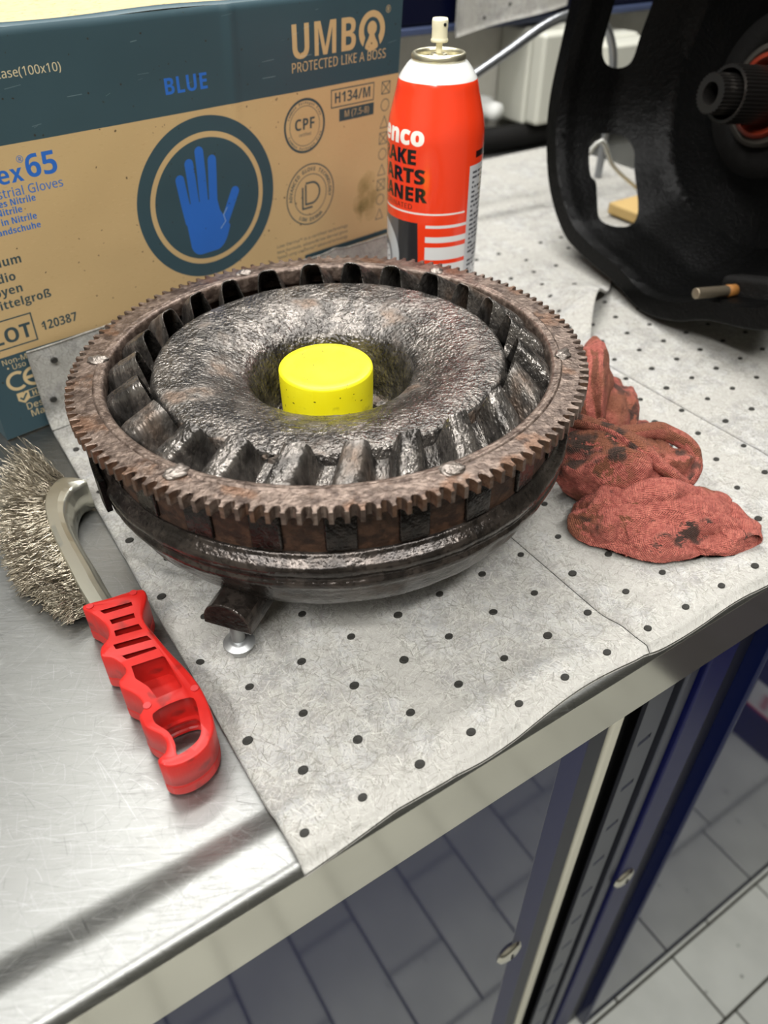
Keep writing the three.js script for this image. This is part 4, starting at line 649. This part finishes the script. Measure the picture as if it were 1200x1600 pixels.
// ------------------------------------------------------------------ bell housing of the gearbox
{
  const O = V3(0.5348, 0.0085, -0.3995), ax = V3(-0.977, 0.105, -0.18).normalize(), e2 = V3(0, 1, 0).addScaledVector(ax, -ax.y).normalize(), e1 = e2.clone().cross(ax);
  const t = new THREE.Group(); t.name = numbered('bell_housing'); scene.add(t); tag(t, 'large black cast bell housing with window openings and a splined input shaft', 'gearbox housing');
  t.matrixAutoUpdate = true; t.quaternion.setFromRotationMatrix(new THREE.Matrix4().makeBasis(e1, e2, ax)); t.position.copy(O);
  const C = [-0.034, 0.169];
  const rim = smoothLoop([[-0.205, 0.250], [-0.2125, 0.2144], [-0.2150, 0.1737], [-0.2152, 0.1303], [-0.2072, 0.0976], [-0.1834, 0.0555], [-0.1439, 0.0241], [-0.1122, 0.0163], [-0.0525, 0.0095], [-0.0099, 0.0017], [0.030, 0.010], [0.0619, 0.0247], [0.1213, 0.0438], [0.155, 0.082], [0.168, 0.14], [0.168, 0.2], [0.15, 0.262], [0.11, 0.31], [0.05, 0.342], [-0.03, 0.352], [-0.1, 0.34], [-0.16, 0.305]], 180);
  const rings = [ // [z, scale towards a circle 0..1, scale] outer skin front to back, then inner skin back to front
    [0, 1, 1], [-0.001, 1.006, 1], [-0.018, 1.006, 1], [-0.020, 0.985, 1], [-0.021, 0.955, 1], [-0.06, 0.88, 1], [-0.105, 0.74, 0.8], [-0.118, 0.5, 0.4], [-0.119, 0.25, 0], 
    [-0.112, 0.25, 0], [-0.110, 0.46, 0.4], [-0.098, 0.68, 0.8], [-0.055, 0.835, 1], [-0.016, 0.895, 1], [-0.002, 0.905, 1], [0, 0.915, 1], [0, 1, 1]];
  for (let j = rings.length - 2; j >= 0; j--) { const a = rings[j], b = rings[j + 1], m = Math.floor(Math.hypot(a[0] - b[0], (a[1] - b[1]) * 0.18) / 0.007); for (let k = m; k >= 1; k--) rings.splice(j + 1, 0, a.map((v, i) => mix(v, b[i], k / (m + 1)))); }
  const P = [], I = [], n = rim.length;
  rings.forEach(([z, s, q], j) => rim.forEach(([x, y], i) => { const dx = x - C[0], dy = y - C[1], r = Math.hypot(dx, dy), R0 = 0.185, rad = mix(R0, r, q) * s; P.push(C[0] + dx / r * rad, C[1] + dy / r * rad, z); if (j + 1 < rings.length) { const a = j * n + i, b = j * n + (i + 1) % n; I.push(a, a + n, b, b, a + n, b + n); } }));
  // close the small back opening between outer and inner skins is already a ring; weld and cut the windows
  let g = new THREE.BufferGeometry(); g.setAttribute('position', new THREE.Float32BufferAttribute(P, 3)); g.setIndex(I); g = mergeVertices(g, 1e-6); g.computeVertexNormals(); g.setAttribute('uv', new THREE.Float32BufferAttribute(new Float32Array(g.attributes.position.count * 2), 2));
  const oblique = (near, far, zn, zf) => { if (THREE.ShapeUtils.area(near.map(p => V2(...p))) < 0) { near = near.slice().reverse(); far = far.slice().reverse(); } const m = near.length, Q = [], J = []; near.forEach(([x, y]) => Q.push(x, y, zn)); far.forEach(([x, y]) => Q.push(x, y, zf)); const tri = THREE.ShapeUtils.triangulateShape(near.map(p => V2(...p)), []); const ccw = THREE.ShapeUtils.area(near.map(p => V2(...p))) > 0; const f = (a, b, c) => ccw ? J.push(a, b, c) : J.push(a, c, b); for (const [a, b, c] of tri) { f(a, b, c); f(a + m, c + m, b + m); } for (let i = 0; i < m; i++) { const k = (i + 1) % m; f(i, i + m, k); f(k, i + m, k + m); } const h = new THREE.BufferGeometry(); h.setAttribute('position', new THREE.Float32BufferAttribute(Q, 3)); h.setIndex(J); const w = h.toNonIndexed(); w.computeVertexNormals(); w.setAttribute('uv', new THREE.Float32BufferAttribute(new Float32Array(w.attributes.position.count * 2), 2)); return w; };
  const ext = (a, b, f) => a.map((p, i) => [mix(p[0], b[i][0], f), mix(p[1], b[i][1], f)]);
  const up0 = smoothLoop([[-0.1464, 0.236], [-0.150, 0.21], [-0.1516, 0.1926], [-0.1508, 0.1806], [-0.1421, 0.1722], [-0.1231, 0.1714], [-0.1085, 0.1786], [-0.1053, 0.1989], [-0.1003, 0.2257], [-0.098, 0.245], [-0.12, 0.25]], 44), up6 = smoothLoop([[-0.2255, 0.234], [-0.229, 0.205], [-0.2312, 0.1848], [-0.2304, 0.1713], [-0.2206, 0.1619], [-0.1992, 0.161], [-0.1828, 0.169], [-0.1793, 0.1918], [-0.1736, 0.222], [-0.171, 0.244], [-0.197, 0.25]], 44);
  const lo0 = smoothLoop([[-0.1228, 0.1199], [-0.0917, 0.1244], [-0.0759, 0.118], [-0.0685, 0.1044], [-0.0488, 0.0728], [-0.0528, 0.0622], [-0.0818, 0.0527], [-0.0977, 0.0545], [-0.1074, 0.0689], [-0.1149, 0.0809], [-0.1245, 0.0839], [-0.1367, 0.1085], [-0.1329, 0.1159]], 60), lo6 = smoothLoop([[-0.1989, 0.103], [-0.1639, 0.1082], [-0.1462, 0.1009], [-0.1379, 0.0856], [-0.1157, 0.0501], [-0.1202, 0.0382], [-0.1528, 0.0275], [-0.1707, 0.0295], [-0.1815, 0.0457], [-0.19, 0.0592], [-0.2008, 0.0625], [-0.2145, 0.0903], [-0.2103, 0.0986]], 60);
  const ev = new Evaluator(); ev.useGroups = false; ev.attributes = ['position', 'normal', 'uv'];
  let B = new Brush(g.toNonIndexed()); B.updateMatrixWorld();
  for (const [a, b] of [[up0, up6], [lo0, lo6]]) { const c = new Brush(oblique(ext(a, b, 0.42), ext(a, b, 2.2), -0.0252, -0.132)); c.updateMatrixWorld(); B = ev.evaluate(B, c, SUBTRACTION); }
  part('casting', boxUV(toCreasedNormals(B.geometry, 0.7)), M.black, t);
  // raised rib and boss inside, stud, seal and shaft along the axis
  const ring = (r0, r1, z0, z1, seg = 60) => lathe([[r0, z0], [r1, z0], [r1, z1], [r0, z1], [r0, z0]], seg).rotateX(Math.PI / 2).translate(C[0], C[1], 0);
  part('bearing_boss', ring(0.038, 0.062, -0.117, -0.088), M.blackDull, t);
  part('boss_ring', ring(0.0315, 0.0382, -0.115, -0.082), M.sealGrey, t, 'grey metal seal ring');
  part('shaft_seal', ring(0.0255, 0.0312, -0.115, -0.080), M.orange, t, 'orange red shaft seal');
  const spl = (ro, ri, teeth, z0, z1, hole) => { const pts = []; for (let i = 0; i < teeth; i++) for (const [f, r] of [[0, ro], [0.3, ro], [0.5, ri], [0.8, ri]]) { const a = (i + f) / teeth * 2 * Math.PI; pts.push([C[0] + Math.cos(a) * r, C[1] + Math.sin(a) * r]); } const h = []; for (let i = 0; i < 40; i++) { const a = -i / 40 * 2 * Math.PI; h.push([C[0] + Math.cos(a) * hole, C[1] + Math.sin(a) * hole]); } return boxUV(new THREE.ExtrudeGeometry(shapeOf(pts, [h]), { depth: z1 - z0, bevelEnabled: false }).translate(0, 0, z0)); };
  part('splined_sleeve', spl(0.0213, 0.0203, 44, -0.112, -0.040, 0.0185), M.spline, t, 'dark splined outer sleeve');
  part('input_shaft', [spl(0.0148, 0.0138, 30, -0.112, -0.024, 0.0082)], M.spline, t, 'dark hollow splined input shaft');
  const th = []; for (let i = 0; i <= 44; i++) th.push([i % 2 ? 0.0037 : 0.0043, -0.022 + i * 0.00095]);
  part('stud', lathe([[0, -0.024], ...th, [0.0036, 0.0205], [0, 0.021]], 22).rotateX(Math.PI / 2).translate(0.062, 0.0475, 0), std({ color: 0x8a7f6d, roughness: 0.4, metalness: 0.8 }), t, 'threaded steel stud with a rusty root');
  part('stud_root', lathe([[0, -0.0205], [0.0048, -0.0205], [0.0048, -0.012], [0, -0.0115]], 20).rotateX(Math.PI / 2).translate(0.062, 0.0475, 0), std({ color: 0x8a5a22, roughness: 0.7 }), t);
  part('stud_pad', boxUV(new RoundedBoxGeometry(0.05, 0.034, 0.022, 2, 0.005).rotateZ(0.3).translate(0.072, 0.044, -0.031)), M.blackDull, t);
  // gearbox case behind the bell
  part('gear_case', lathe([[0, 0], [0.11, 0], [0.12, -0.03], [0.105, -0.06], [0.1, -0.2], [0.085, -0.22], [0, -0.22]].map(([r, z]) => [r, z]), 48).rotateX(Math.PI / 2).translate(C[0], C[1], -0.121), M.black, t);
  for (const a of [0.5, 1.2, 4.0, 5.3]) { const g2 = boxUV(new THREE.BoxGeometry(0.012, 0.05, 0.16).translate(0, 0.112, -0.2)); g2.rotateZ(a).translate(C[0], C[1], 0); part('case_rib', g2, M.black, t); }
}
tag(part('support_block', boxUV(new RoundedBoxGeometry(0.10, 0.013, 0.045, 2, 0.003).translate(0.752, 0.0122, -0.590)), M.wood), 'yellowish wooden block propping the gearbox on the worktop', 'wooden block');
renderer.render(scene, camera);
